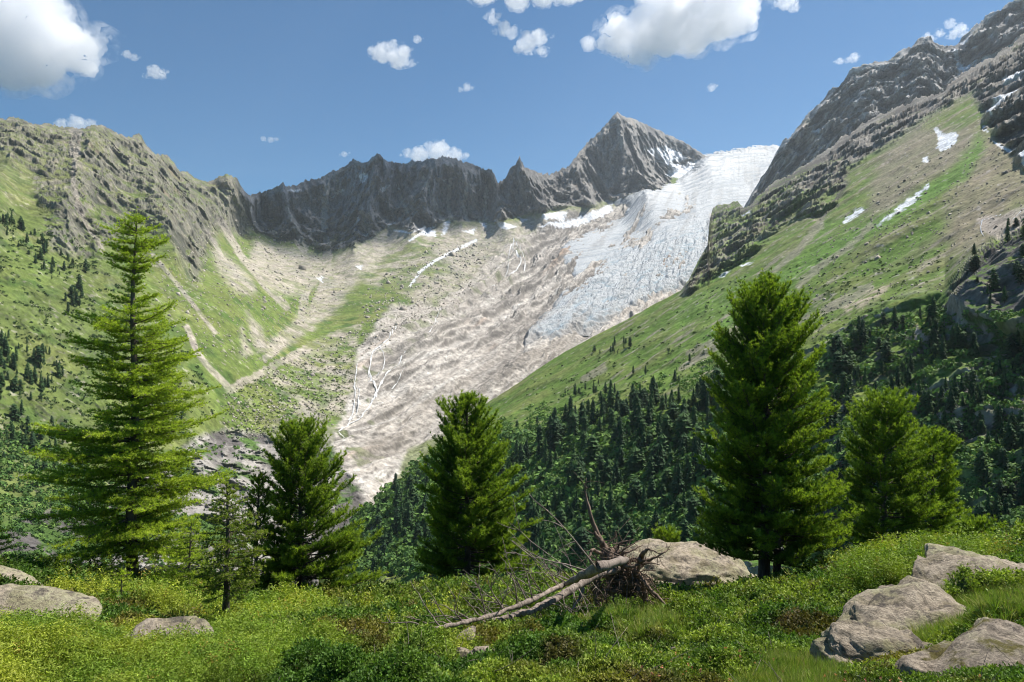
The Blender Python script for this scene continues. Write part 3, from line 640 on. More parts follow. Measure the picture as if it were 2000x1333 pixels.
cloud('small two-lobed cloud left of the high right ridge', [(1668,114,9),(1640,122,7),(1656,118,6)], seed=9)
cloud('white cloud peeping over the left mountain crest', [(150,243,15),(120,243,10),(180,244,9)], seed=10)
cloud('tiny cloud halfway between the small puffy cloud and the pointed peak', [(912,172,8),(900,176,5)], seed=11)
cloud('tiny faint cloud under the largest cloud', [(1390,172,8)], seed=12)
cloud('small cloud at the top edge right of the largest cloud', [(1535,5,16),(1550,18,9)], seed=13)
cloud('wispy cloud touching the high right ridge', [(1872,60,11),(1855,48,8),(1862,72,8),(1880,70,8)], seed=14)
cloud('wispy cloud behind the pinnacle of the right ridge', [(1815,76,10),(1835,66,7)], seed=15)
cloud('tiny cloud directly above the small puffy cloud', [(815,78,8)], seed=16)
cloud('smallest faint cloud just above the back ridge, left of its middle', [(672,302,6)], seed=17)
cloud('faint flat cloud alone above the saddle between left mountain and back ridge', [(515,272,5),(528,274,6),(540,273,4)], seed=18)
# the cloud overhead whose shadow lies on the back ridge
_sp = []
for px_, py_, Y_, r_ in ((560,400,2560,200),(640,390,2650,240),(730,370,2800,250),(820,370,2850,230),(905,370,2900,190),(680,450,2500,150)):
    p = np.array(world(px_, py_, Y_))+np.array(SDIR)*3600; _sp.append((*p, r_))
cloud('white cloud overhead that shades the dark back ridge', None, seed=20, world_blobs=_sp, flat=.6)

# ------------------------------------------------------------------ near ground
gp_ = [(-200,1420,3.2),(300,1420,3.1),(800,1420,3.1),(1300,1420,3.1),(1800,1420,2.9),(2300,1400,2.9),(0,1333,3.7),(500,1333,3.8),(1000,1333,3.9),(1450,1333,3.9),(1700,1333,3.7),(2000,1290,3.6),
 (200,1275,5.5),(600,1285,5.4),(1000,1275,5.6),(1300,1275,5.6),(1560,1285,5.2),(1800,1225,5.6),(2050,1180,5.4),(60,1200,8.4),(300,1210,8.6),(450,1226,9.2),(650,1235,8.6),(850,1222,9.5),(1000,1222,9.0),(1150,1215,9.0),
 (1350,1200,9.5),(1550,1180,9.5),(1750,1165,8.4),(2000,1130,8.0),(0,1115,12.5),(200,1150,14),(-250,1070,12),(400,1190,13),(600,1195,14.5),(800,1192,14.5),(915,1160,20.8),(1000,1150,15),(1200,1160,13),(1340,1152,18),(1350,1158,15),(1370,1168,13),(1495,1145,15.2),(1600,1135,15.5),
 (1780,1095,12),(1950,1090,11),(2250,1070,11),(260,1132,16.6),(1740,1108,22),(1835,1105,22.5),(1130,1190,11.5),(1250,1180,11.7)]
_gx, _gv = [], []
for a, b, c in gp_:
    p = world(a, b, c); _gx.append((p[0]/5, p[1]/5)); _gv.append(p[2])
for x, y, z in ((-40,60,-48),(0,60,-52),(40,60,-50),(-30,30,-17),(0,32,-18),(30,32,-17),(-18,23,-10),(0,26,-11),(18,27,-11),(-8,-8,1.2),(8,-8,1.6),(0,0,.2),(-12,4,.2),(14,4,.9),(-40,0,0),(40,0,2)):
    _gx.append((x/5, y/5)); _gv.append(z)
_gt = tps_fit(_gx, _gv, 0.002)
RP_ = lambda px, py, Y: world(px, py, Y)
ROCKS = [
 ('boulder', 'pale rounded boulder behind the uprooted dead tree', RP_(1335, 1146, 18.0), (1.85, 1.4, .92), .1, (.1, .10), 1, 0, 6, .12),
 ('boulder', 'mossy dark-sided rock slab rising to the lower right corner', RP_(1900, 1378, 4.35), (1.12, .66, .36), .12, (0.05, -.27), 2, 1, 6, .15),
 ('boulder', 'upper shelf of the layered pale rock left in the slab group', RP_(1752, 1226, 6.3), (.80, .60, .14), .22, (.16, -.20), 3, 0, 6, .17),
 ('boulder', 'lowest shelf of the layered pale rock, just above the lower right corner slab', RP_(1705, 1272, 5.5), (.50, .42, .13), .35, (.2, -.16), 13, 0, 6, .18),
 ('boulder', 'long lichen covered slab along the right edge near the pines', RP_(1930, 1165, 8.6), (1.65, 1.1, .30), .15, (.12, -.13), 4, 0, 6, .15),
 ('boulder', 'narrow pale slab between the layered block and the long lichen slab', RP_(1775, 1186, 7.9), (.72, .42, .20), .3, (.1, -.24), 14, 0, 6, .15),
 ('boulder', 'flat bare rock slab lying in the shrubs at the left edge', RP_(-15, 1256, 7.5), (.92, 1.0, .11), -.1, (.22, .07), 5, 0, 6, .09),
 ('boulder', 'small flat rock slab in the shrubs below the thin spruce', RP_(316, 1279, 5.9), (.37, .44, .10), .2, (.30, .04), 6, 0, 5, .10),
 ('boulder', 'long pale rock ledge at the left edge beyond the slabs', RP_(-80, 1158, 11.9), (1.9, .8, .24), -.1, (.05, .26), 7, 0, 6, .10),
 ('stone', 'thin tilted grey stone standing up out of the low shrubs', RP_(906, 1243, 6.5), (.14, .10, .035), .2, (.2, -.62), 8, 0, 4, .14),
 ('stone', 'largest of the three pale stones in the shrubs below the dead trunks', RP_(942, 1284, 5.5), (.15, .12, .08), -.3, (.1, .2), 9, 0, 4, .14),
 ('stone', 'small pale stone left of a larger one, below the dead trunks', RP_(903, 1276, 5.7), (.07, .08, .06), .5, (.1, .1), 10, 0, 4, .14),
 ('stone', 'tiny whitish stone alone in shrubs left of the layered block', RP_(1322, 1270, 5.7), (.05, .05, .045), .5, (.1, .1), 11, 0, 3, .14)]
FOOT = [(q[2][0], q[2][1], q[3][0], q[3][1], q[4]) for q in ROCKS]
_dt = world(1020, 1170, 10.8)
def near_rock(x, y, grow=.35):
    m = np.zeros_like(x)
    for cx, cy, rx, ry, rz in FOOT:
        dx, dy = x-cx, y-cy; u = dx*math.cos(rz)+dy*math.sin(rz); v = -dx*math.sin(rz)+dy*math.cos(rz)
        m = np.maximum(m, 1-sstep(1.0, 1.0+grow*2/max(rx, .3), np.sqrt((u/rx)**2+(v/ry)**2)))
    m = np.maximum(m, .8*(1-sstep(.7, 1.3, np.sqrt(((x-_dt[0])/2.4)**2+((y-_dt[1])/1.5)**2))))
    return m
def ground(x, y, rough=True):
    x = np.asarray(x, float); y = np.asarray(y, float); z = _gt(x/5, y/5)
    if rough:
        o = np.zeros_like(x); far = (1-sstep(16, 30, y))*(1-.85*near_rock(x, y))
        z = z+far*(fbm((x, y, o), 2.6, 3, 501)*.18+np.abs(fbm((x, y, o), 1.05, 2, 502))*.54+np.abs(fbm((x, y, o), .4, 2, 504))*.20)-.20
    return z
_xs = np.concatenate([np.linspace(-60, -16, 60, endpoint=False), np.linspace(-16, 18, 620), np.linspace(18.1, 60, 60)])
_ys = np.concatenate([np.linspace(-12, 1.5, 20, endpoint=False), np.linspace(1.5, 26, 480), np.linspace(26.2, 62, 60)])
GX, GY = np.meshgrid(_xs, _ys); GZ = ground(GX, GY)
k = NT('heath_soil'); c = k.coord(); n1 = k.noise(c, 2.5, 6, .6); n2 = k.noise(c, 22, 5, .65)
k.base(k.mul(k.ramp(n1, [(.35, (.045, .075, .015)), (.55, (.075, .105, .024)), (.72, (.14, .10, .05))]), k.mr(n2, .3, .7, .6, 1.4)), .95); k.bump(n2, .8, .05)
g_o = mesh_np('ground', np.stack([GX, GY, GZ], -1).reshape(-1, 3), grid_faces(*GX.shape)[:, ::-1], k.m, smooth=True); g_o['kind'] = 'structure'
def gpos(px, py, y0=3.0, y1=24.0):
    """where the line of sight through that picture point meets the near ground"""
    ys = np.linspace(y0, y1, 400); x, y, z = world(px, py, ys); d = z-ground(x, y, False); i = np.argmax(d < 0)
    if d[i] >= 0: i = np.argmin(d)
    return Vector((float(x[i]), float(y[i]), float(ground(x[i:i+1], y[i:i+1], False)[0])))

# ------------------------------------------------------------------ rocks
def rock_mat(name, base, moss=.25, lich=.5):
    k = NT(name); c = k.coord(); n1 = k.noise(c, 1.3, 6, .6); n2 = k.noise(c, 12, 9, .75); n3 = k.noise(c, 45, 4, .6); n4 = k.noise(c, 3.1, 5, .65)
    col = k.mix(k.mr(n2, .38, .60, 0, 1), tuple(q*.38 for q in base), base)
    col = k.mix(k.math('MULTIPLY', k.mr(n1, .48, .58, 0, 1), k.mr(n2, .4, .55, 0, lich)), col, (.40, .39, .23))
    col = k.mix(k.mr(n4, .50, .57, 0, moss), col, (.115, .10, .025))
    col = k.mix(k.mr(k.noise(c, 4.5, 5, .7), .56, .62, 0, .8), col, (.10, .085, .075))
    w_ = k.n('ShaderNodeTexVoronoi'); w_.feature = 'DISTANCE_TO_EDGE'; w_.inputs['Scale'].default_value = 1.6
    mp = k.n('ShaderNodeMapping'); mp.inputs['Scale'].default_value = (.5, 1.2, 3.4); mp.inputs['Rotation'].default_value = (.2, .35, .5); k.l(c, mp.inputs[0])
    ad = k.n('ShaderNodeVectorMath'); k.l(mp.outputs[0], ad.inputs[0]); sc_ = k.n('ShaderNodeTexNoise'); sc_.inputs['Scale'].default_value = 3; k.l(c, sc_.inputs[0])
    sv = k.n('ShaderNodeVectorMath'); sv.operation = 'SCALE'; sv.inputs['Scale'].default_value = .8; k.l(sc_.outputs['Color'], sv.inputs[0]); k.l(sv.outputs[0], ad.inputs[1]); k.l(ad.outputs[0], w_.inputs['Vector'])
    cr = k.mr(w_.outputs['Distance'], 0, .015, .72, 1)
    k.base(k.mul(k.mix(cr, k.mul(col, .35), col), k.mr(n3, .3, .7, .8, 1.2)), .9); k.b.inputs['Specular IOR Level'].default_value = .2
    h = k.math('ADD', k.math('MULTIPLY', n2, .6), k.math('ADD', k.math('MULTIPLY', n3, .25), k.math('MULTIPLY', cr, .12))); k.bump(h, 1.0, .09)
    return k.m
m_rock = rock_mat('granite', (.50, .42, .32), .35, .75); m_rock2 = rock_mat('mossy_granite', (.43, .36, .28), .95, .75)
from mathutils.bvhtree import BVHTree
BVH = []
def boulder(name, label, pos, rad, rotz=0, tilt=(0, 0), seed=0, mat=None, sub=6, sq=.6, amp=.16, group=None, foot=True):
    import bmesh
    bm = bmesh.new(); bmesh.ops.create_icosphere(bm, subdivisions=sub, radius=1.0)
    V = np.array([v.co[:] for v in bm.verts]); Fc = np.array([[v.index for v in f.verts] for f in bm.faces]); bm.free()
    V = np.sign(V)*np.abs(V)**sq; V /= np.maximum(np.linalg.norm(V, axis=1)[:, None], 1e-6)**.35
    r = np.array(rad); s = float(np.mean(r[:2])); P = V*r; q = (P[:, 0]+seed*13.7, P[:, 1], P[:, 2])
    rc = np.random.default_rng(seed+500)
    for _ in range(26 if amp > .12 else 0):
        nk = rc.normal(size=3); nk[2] = abs(nk[2])*.8; nk /= np.linalg.norm(nk); pr = (V @ nk); ck_ = rc.uniform(.66, .93)*pr.max()
        P = P-(np.clip(pr-ck_, 0, None)*.85)[:, None]*nk*r; V = V-(np.clip(pr-ck_, 0, None)*.85)[:, None]*nk
    n = V/np.linalg.norm(V, axis=1)[:, None]; q = (P[:, 0]+seed*13.7, P[:, 1], P[:, 2])
    d = fbm(q, s*1.3, 6, 601, gain=.6)*s*amp*1.0+fbm(q, s*.5, 5, 602, sc=(.5, .8, 2.6), gain=.6, ridged=True)*s*amp*.55
    st = fbm(q, s*.42, 2, 603, sc=(.35, .35, 2.2)); d += np.round(st*5)/5*s*amp*.5
    u = (P @ np.array([.25, .30, .92]))/(s*.26)+fbm(q, s*1.1, 4, 604)*1.1; fr = u-np.floor(u); d += (np.where(fr < .82, fr/.82, (1-fr)/.18)-.5)*s*amp*.75
    P = P+n*d[:, None]
    M = np.array((Matrix.Rotation(rotz, 3, 'Z') @ Matrix.Rotation(tilt[0], 3, 'X') @ Matrix.Rotation(tilt[1], 3, 'Y')))
    P = P @ M.T
    o = mesh_np(name, P, Fc, mat or m_rock, smooth=True); o.location = pos
    BVH.append((np.array(pos), float(np.abs(P[:, :2]).max()), BVHTree.FromPolygons([tuple(v) for v in (P+np.array(pos))], Fc.tolist())))
    return tag(o, label, 'boulder' if rad[0] > .3 else 'stone', group)
for q in ROCKS: boulder(q[0], q[1], q[2], q[3], q[4], q[5], q[6], (m_rock, m_rock2)[q[7]], q[8], amp=q[9])
# ------------------------------------------------------------------ foliage machinery
def leaf_mat(name, tr=.35, rough=.6, sat=1.0):
    m = bpy.data.materials.new(name); m.use_nodes = True; t = m.node_tree; b = t.nodes['Principled BSDF']
    a = t.nodes.new('ShaderNodeAttribute'); a.attribute_name = 'albedo'
    t.links.new(a.outputs['Color'], b.inputs['Base Color']); b.inputs['Roughness'].default_value = rough; b.inputs['Specular IOR Level'].default_value = .22
    tl = t.nodes.new('ShaderNodeBsdfTranslucent'); g = t.nodes.new('ShaderNodeVectorMath'); g.operation = 'MULTIPLY'; g.inputs[1].default_value = (1.15, 1.25, .55)
    t.links.new(a.outputs['Color'], g.inputs[0]); t.links.new(g.outputs[0], tl.inputs['Color'])
    mx = t.nodes.new('ShaderNodeMixShader'); mx.inputs[0].default_value = tr
    t.links.new(b.outputs[0], mx.inputs[1]); t.links.new(tl.outputs[0], mx.inputs[2]); t.links.new(mx.outputs[0], t.nodes['Material Output'].inputs[0])
    return m
m_leaf = leaf_mat('heath_leaves', .3); m_needle = leaf_mat('needles', .38, .5); m_far = leaf_mat('far_foliage', .15, .8)
def frames(d, rng):
    """random rotation matrices whose third axis is d (n,3)"""
    d = d/np.linalg.norm(d, axis=1)[:, None]; r = rng.normal(size=d.shape); a = np.cross(d, r); a /= np.linalg.norm(a, axis=1)[:, None]; b = np.cross(d, a)
    return np.stack([a, b, d], -1)
def scatter(name, tmpl, pos, dirs, scale, cols, mat, rng, parent=None, jit=.25, smooth=False):
    """one mesh made of many copies of the templates; tmpl is a list of (verts, faces)"""
    n = len(pos); M = frames(dirs, rng); which = rng.integers(0, len(tmpl), n); VV, FF, CC = [], [], []; off = 0
    for i, (tv, tf) in enumerate(tmpl):
        s = np.nonzero(which == i)[0]
        if len(s) == 0: continue
        v = np.einsum('nij,kj->nki', M[s], tv)*scale[s][:, None, None]+pos[s][:, None]
        kf = tf.shape[1]
        f = (tf[None]+(np.arange(len(s))*len(tv))[:, None, None]).reshape(-1, kf)+off; off += len(s)*len(tv)
        nl = len(tv)//kf; cj = np.repeat(1+jit*rng.normal(size=(len(s), nl, 1)), kf, axis=1) if nl*kf == len(tv) else np.ones((len(s), len(tv), 1))
        c = cols[s][:, None]*np.clip(cj, .4, 1.8)
        VV.append(v.reshape(-1, 3)); FF.append(f); CC.append(c.reshape(-1, 3))
    return mesh_np(name, np.concatenate(VV), np.concatenate(FF), mat, parent=parent, attrs={'albedo': np.concatenate(CC).astype(np.float32)}, smooth=smooth)
def sprig(rng, nleaf, length, ll, lw, spread=1.0):
    V = []
    for i in range(nleaf):
        t = (i+.5)/nleaf; p = np.array([rng.normal()*.12*length, rng.normal()*.12*length, t*length])
        a = rng.uniform(0, 6.28); e = rng.uniform(-.2, 1.1)/spread; d = np.array([math.cos(a)*math.cos(e), math.sin(a)*math.cos(e), math.sin(e)])
        s = np.cross(d, rng.normal(size=3)); s /= np.linalg.norm(s); l = ll*rng.uniform(.7, 1.2)
        V += [p, p+d*l*.5+s*lw*.5, p+d*l, p+d*l*.5-s*lw*.5]
    return np.array(V), np.arange(nleaf*4).reshape(-1, 4)
def tuft(rng, n, length, wd, cone, back=0.0):
    V = []
    for i in range(n):
        a = rng.uniform(0, 6.28); e = rng.uniform(.15, cone); d = np.array([math.sin(e)*math.cos(a), math.sin(e)*math.sin(a), math.cos(e)])
        s = np.cross(d, rng.normal(size=3)); s /= np.linalg.norm(s); b = np.array([0, 0, -back*rng.random()])
        l = length*rng.uniform(.7, 1.15); V += [b+s*wd*.5, b-s*wd*.5, b+d*l]
    return np.array(V), np.arange(n*3).reshape(-1, 3)

def bark_mat(name, a, b, scale=9):
    k = NT(name); c = k.coord(); mp = k.n('ShaderNodeMapping'); mp.inputs['Scale'].default_value = (1, 1, .28); k.l(c, mp.inputs[0])
    n1 = k.noise(mp.outputs[0], scale, 6, .7); n2 = k.noise(c, 2.2, 3, .5)
    k.base(k.mul(k.ramp(n1, [(.35, a), (.65, b)]), k.mr(n2, .3, .7, .75, 1.25)), .9); k.bump(n1, 1.0, .02); return k.m
m_bark = bark_mat('grey_bark', (.055, .042, .033), (.17, .14, .115)); m_dead = bark_mat('weathered_dead_wood', (.08, .062, .05), (.36, .295, .245), 20)
m_root = bark_mat('dark_root_wood', (.075, .05, .036), (.27, .195, .145), 14)
class Tubes:
    def __init__(s): s.V = []; s.F = []; s.n = 0
    def add(s, pts, rad, sides=6):
        pts = np.asarray(pts, float); rad = np.broadcast_to(np.asarray(rad, float), (len(pts),)); m = len(pts)
        t = np.gradient(pts, axis=0); t /= np.linalg.norm(t, axis=1)[:, None]+1e-9
        ref = np.array([0, 0, 1.]) if abs(t[0, 2]) < .8 else np.array([1., 0, 0]); a = np.cross(t, ref); a /= np.linalg.norm(a, axis=1)[:, None]+1e-9; b = np.cross(t, a)
        th = np.arange(sides)*2*math.pi/sides
        v = pts[:, None]+rad[:, None, None]*(np.cos(th)[None, :, None]*a[:, None]+np.sin(th)[None, :, None]*b[:, None])
        i = (np.arange(m-1)*sides)[:, None]; j = np.arange(sides)[None]; jn = (j+1) % sides
        f = np.stack([i+j, i+jn, i+sides+jn, i+sides+j], -1).reshape(-1, 4)+s.n
        s.V.append(v.reshape(-1, 3)); s.F.append(f); s.n += m*sides
        e = np.arange(sides)
        for base, o in ((s.n-sides, 1), (s.n-m*sides, -1)):
            q = [base+x for x in (e if o == 1 else e[::-1])]
            for a_ in range(1, sides-2, 2): s.F.append(np.array([[q[0], q[a_], q[a_+1], q[a_+2]]]))
    def build(s, name, mat, parent=None, warp=0.0, smooth=True):
        V = np.concatenate(s.V)
        if warp:
            P = (V[:, 0], V[:, 1], V[:, 2]); V = V+np.stack([fbm(P, .16, 3, 700+i) for i in range(3)], -1)*warp
        return mesh_np(name, V, np.concatenate(s.F), mat, parent=parent, smooth=smooth)
def curve3(p0, d0, L, bend, n=6):
    """a curve from p0 along d0 that bends by the vector bend over its length"""
    t = np.linspace(0, 1, n)[:, None]; return p0+d0*L*t+bend*L*t*t
# ------------------------------------------------------------------ low shrubs, juniper, grass
def cover():
    rng = np.random.default_rng(5)
    N = 255000
    # uniform over what the camera could see, then thinned
    px = rng.uniform(-500, 2620, N); y = 1/rng.uniform(1/24.0, 1/3.1, N); x = (px-1000)/F*y
    z = ground(x, y); py = 666.5-(z-CAMZ)/y*F
    ok = (py < 1400)
    o = np.zeros_like(x); sp = fbm((x, y, o), 1.6, 4, 511); sp2 = fbm((x, y, o), .5, 3, 512); sp3 = fbm((x, y, o), 3.2, 3, 513)
    bare = np.zeros(N, bool)
    for c0, rr_, tree in BVH:
        for i in np.nonzero(ok & (np.hypot(x-c0[0], y-c0[1]) < rr_))[0]:
            h = tree.ray_cast(Vector((x[i], y[i], z[i]+3)), Vector((0, 0, -1)))
            if h[0] is not None and h[0].z > z[i]-.015+.05*sp2[i]: bare[i] = True
    keep = ok & ~bare
    wpx = px+70*fbm((x, y, o), 1.0, 3, 515); wpy = py+26*fbm((x, y, o), .8, 3, 516)
    sl = lambda pts: poly(wpx, wpy, pts, 16) > rng.random(N)
    jun = sl([(-200,1400),(-200,1265),(150,1240),(260,1290),(420,1270),(520,1235),(640,1255),(700,1300),(760,1400)]) | sl([(1640,1135),(1700,1095),(1800,1080),(1960,1085),(1850,1120),(1780,1150),(1680,1160)]) | sl([(420,1190),(520,1180),(760,1220),(700,1240),(560,1235),(430,1240)]) | sl([(270,1170),(420,1160),(430,1200),(300,1200)])
    jun &= (sp > -.12+.3*sstep(420, 800, px)*(px < 1500)); jun |= (px < 900) & (sp > .36)
    gr = sl([(1480,1300),(1620,1290),(1780,1190),(1900,1160),(2100,1150),(2200,1190),(1950,1215),(1700,1290),(1600,1400),(1450,1400)]) | sl([(1180,1215),(1290,1205),(1330,1225),(1250,1240),(1180,1235)]) | (sp3 > .5)
    gr &= ~jun & ((rng.random(N) < .55) | (sp2 > .1))
    heath = ~jun & ~gr
    nrm = np.stack([-.5*(ground(x+.1, y)-ground(x-.1, y))/.1, -.5*(ground(x, y+.1)-ground(x, y-.1))/.1, np.ones(N)], -1)
    up = nrm+rng.normal(size=(N, 3))*.45; P = np.stack([x, y, z], -1)
    sc = np.clip(y/5.0, .8, 3.2)
    t_h = [sprig(rng, 17, .075, .024, .012) for _ in range(8)]
    t_j = [sprig(rng, 44, .15, .024, .0065, 1.5) for _ in range(8)]
    t_g = [tuft(rng, 12, .10, .005, .75) for _ in range(6)]
    def col(base, alt, m, jitter=.18):
        c = np.array(base)[None]*(1-m[:, None])+np.array(alt)[None]*m[:, None]; return c*np.clip(1+jitter*rng.normal(size=(len(m), 1)), .5, 1.6)
    # heath: green leaves, in places bronze
    s = np.nonzero(keep & heath)[0]
    c = col((.085, .165, .024), (.27, .34, .05), sstep(-.25, .35, sp[s]+.5*sp2[s])); br = sstep(.12, .4, fbm((x[s]+9, y[s], o[s]), 1.1, 3, 514)+.25*np.exp(-((px[s]-780)/120)**2-((py[s]-1250)/30)**2)+.2*np.exp(-((px[s]-260)/110)**2-((py[s]-1225)/25)**2))
    c = c*(1-.6*br[:, None])+np.array([.20, .125, .035])*.6*br[:, None]
    dk = sstep(.05, .35, fbm((x[s]+3, y[s], o[s]), 1.4, 4, 517))[:, None]; c = c*(1-.5*dk); br2 = sstep(.25, .45, fbm((x[s]-5, y[s], o[s]), .7, 4, 518))[:, None]; c = c*(1-.7*br2)+np.array([.17, .12, .06])*.7*br2
    tag(scatter('low_shrubs', t_h, P[s]+np.array([0, 0, -.02]), up[s], sc[s]*rng.uniform(.7, 1.25, len(s)), c, m_leaf, rng), kind='stuff')
    s = np.nonzero(keep & jun)[0]; s = np.concatenate([s, s]); j = rng.normal(size=(len(s), 3))*.03
    c = col((.17, .265, .032), (.36, .39, .045), np.clip(sstep(-.1, .5, sp[s])+.5*sp2[s], 0, 1)); yl = (rng.random(len(s)) < .02)[:, None]; c = np.where(yl, np.array([.36, .26, .05]), c)
    tag(scatter('juniper_carpet', t_j, P[s]+j+np.array([0, 0, .0])+np.array([0, 0, .06])*np.clip(sp2[s]+.2, 0, 1)[:, None], up[s]+rng.normal(size=(len(s), 3))*.4, sc[s]*rng.choice([.6, .85, 1.2], len(s), p=[.4, .4, .2]), c, m_leaf, rng, jit=.2), kind='stuff')
    s = np.nonzero(keep & gr)[0]; s = np.concatenate([s, s])
    j = rng.normal(size=(len(s), 3))*.04; j[:, 2] = 0
    c = col((.20, .29, .045), (.38, .36, .14), (rng.random(len(s)) < .3)*1.0)
    tag(scatter('grass', t_g, P[s]+j, up[s]+np.array([0, 0, .7]), sc[s]*rng.uniform(.7, 1.3, len(s)), c, m_leaf, rng), kind='stuff')
    t_w = Tubes(); s = np.nonzero(keep & (y < 9) & (sp2 > 0))[0]; s = rng.choice(s, min(420, len(s)), replace=False)
    for i in s:
        d = rng.normal(size=3)+np.array([0, 0, .7]); d /= np.linalg.norm(d); l = rng.uniform(.08, .24); t_w.add(curve3(P[i]+np.array([0, 0, .02]), d, l, rng.normal(size=3)*.3, 5), np.linspace(.0032, .0012, 5)*sc[i], 4)
    tag(t_w.build('dead_twigs', m_dead), kind='stuff')
    # little pink and orange alpenrose flowers
    f = np.nonzero(keep & heath & (((px > 1250) & (py > 1240)) | ((px > 1800) & (py > 1230))) & (sp3 > -.1))[0]; f = rng.choice(f, min(170, len(f)), replace=False)
    t_f = [sprig(rng, 6, .012, .011, .010) for _ in range(3)]; c = col((.52, .16, .15), (.58, .33, .16), rng.random(len(f)))
    tag(scatter('alpenrose_flowers', t_f, P[f]+np.array([0, 0, .07]), up[f], np.full(len(f), 1.0), c, m_leaf, rng), kind='stuff')
cover()
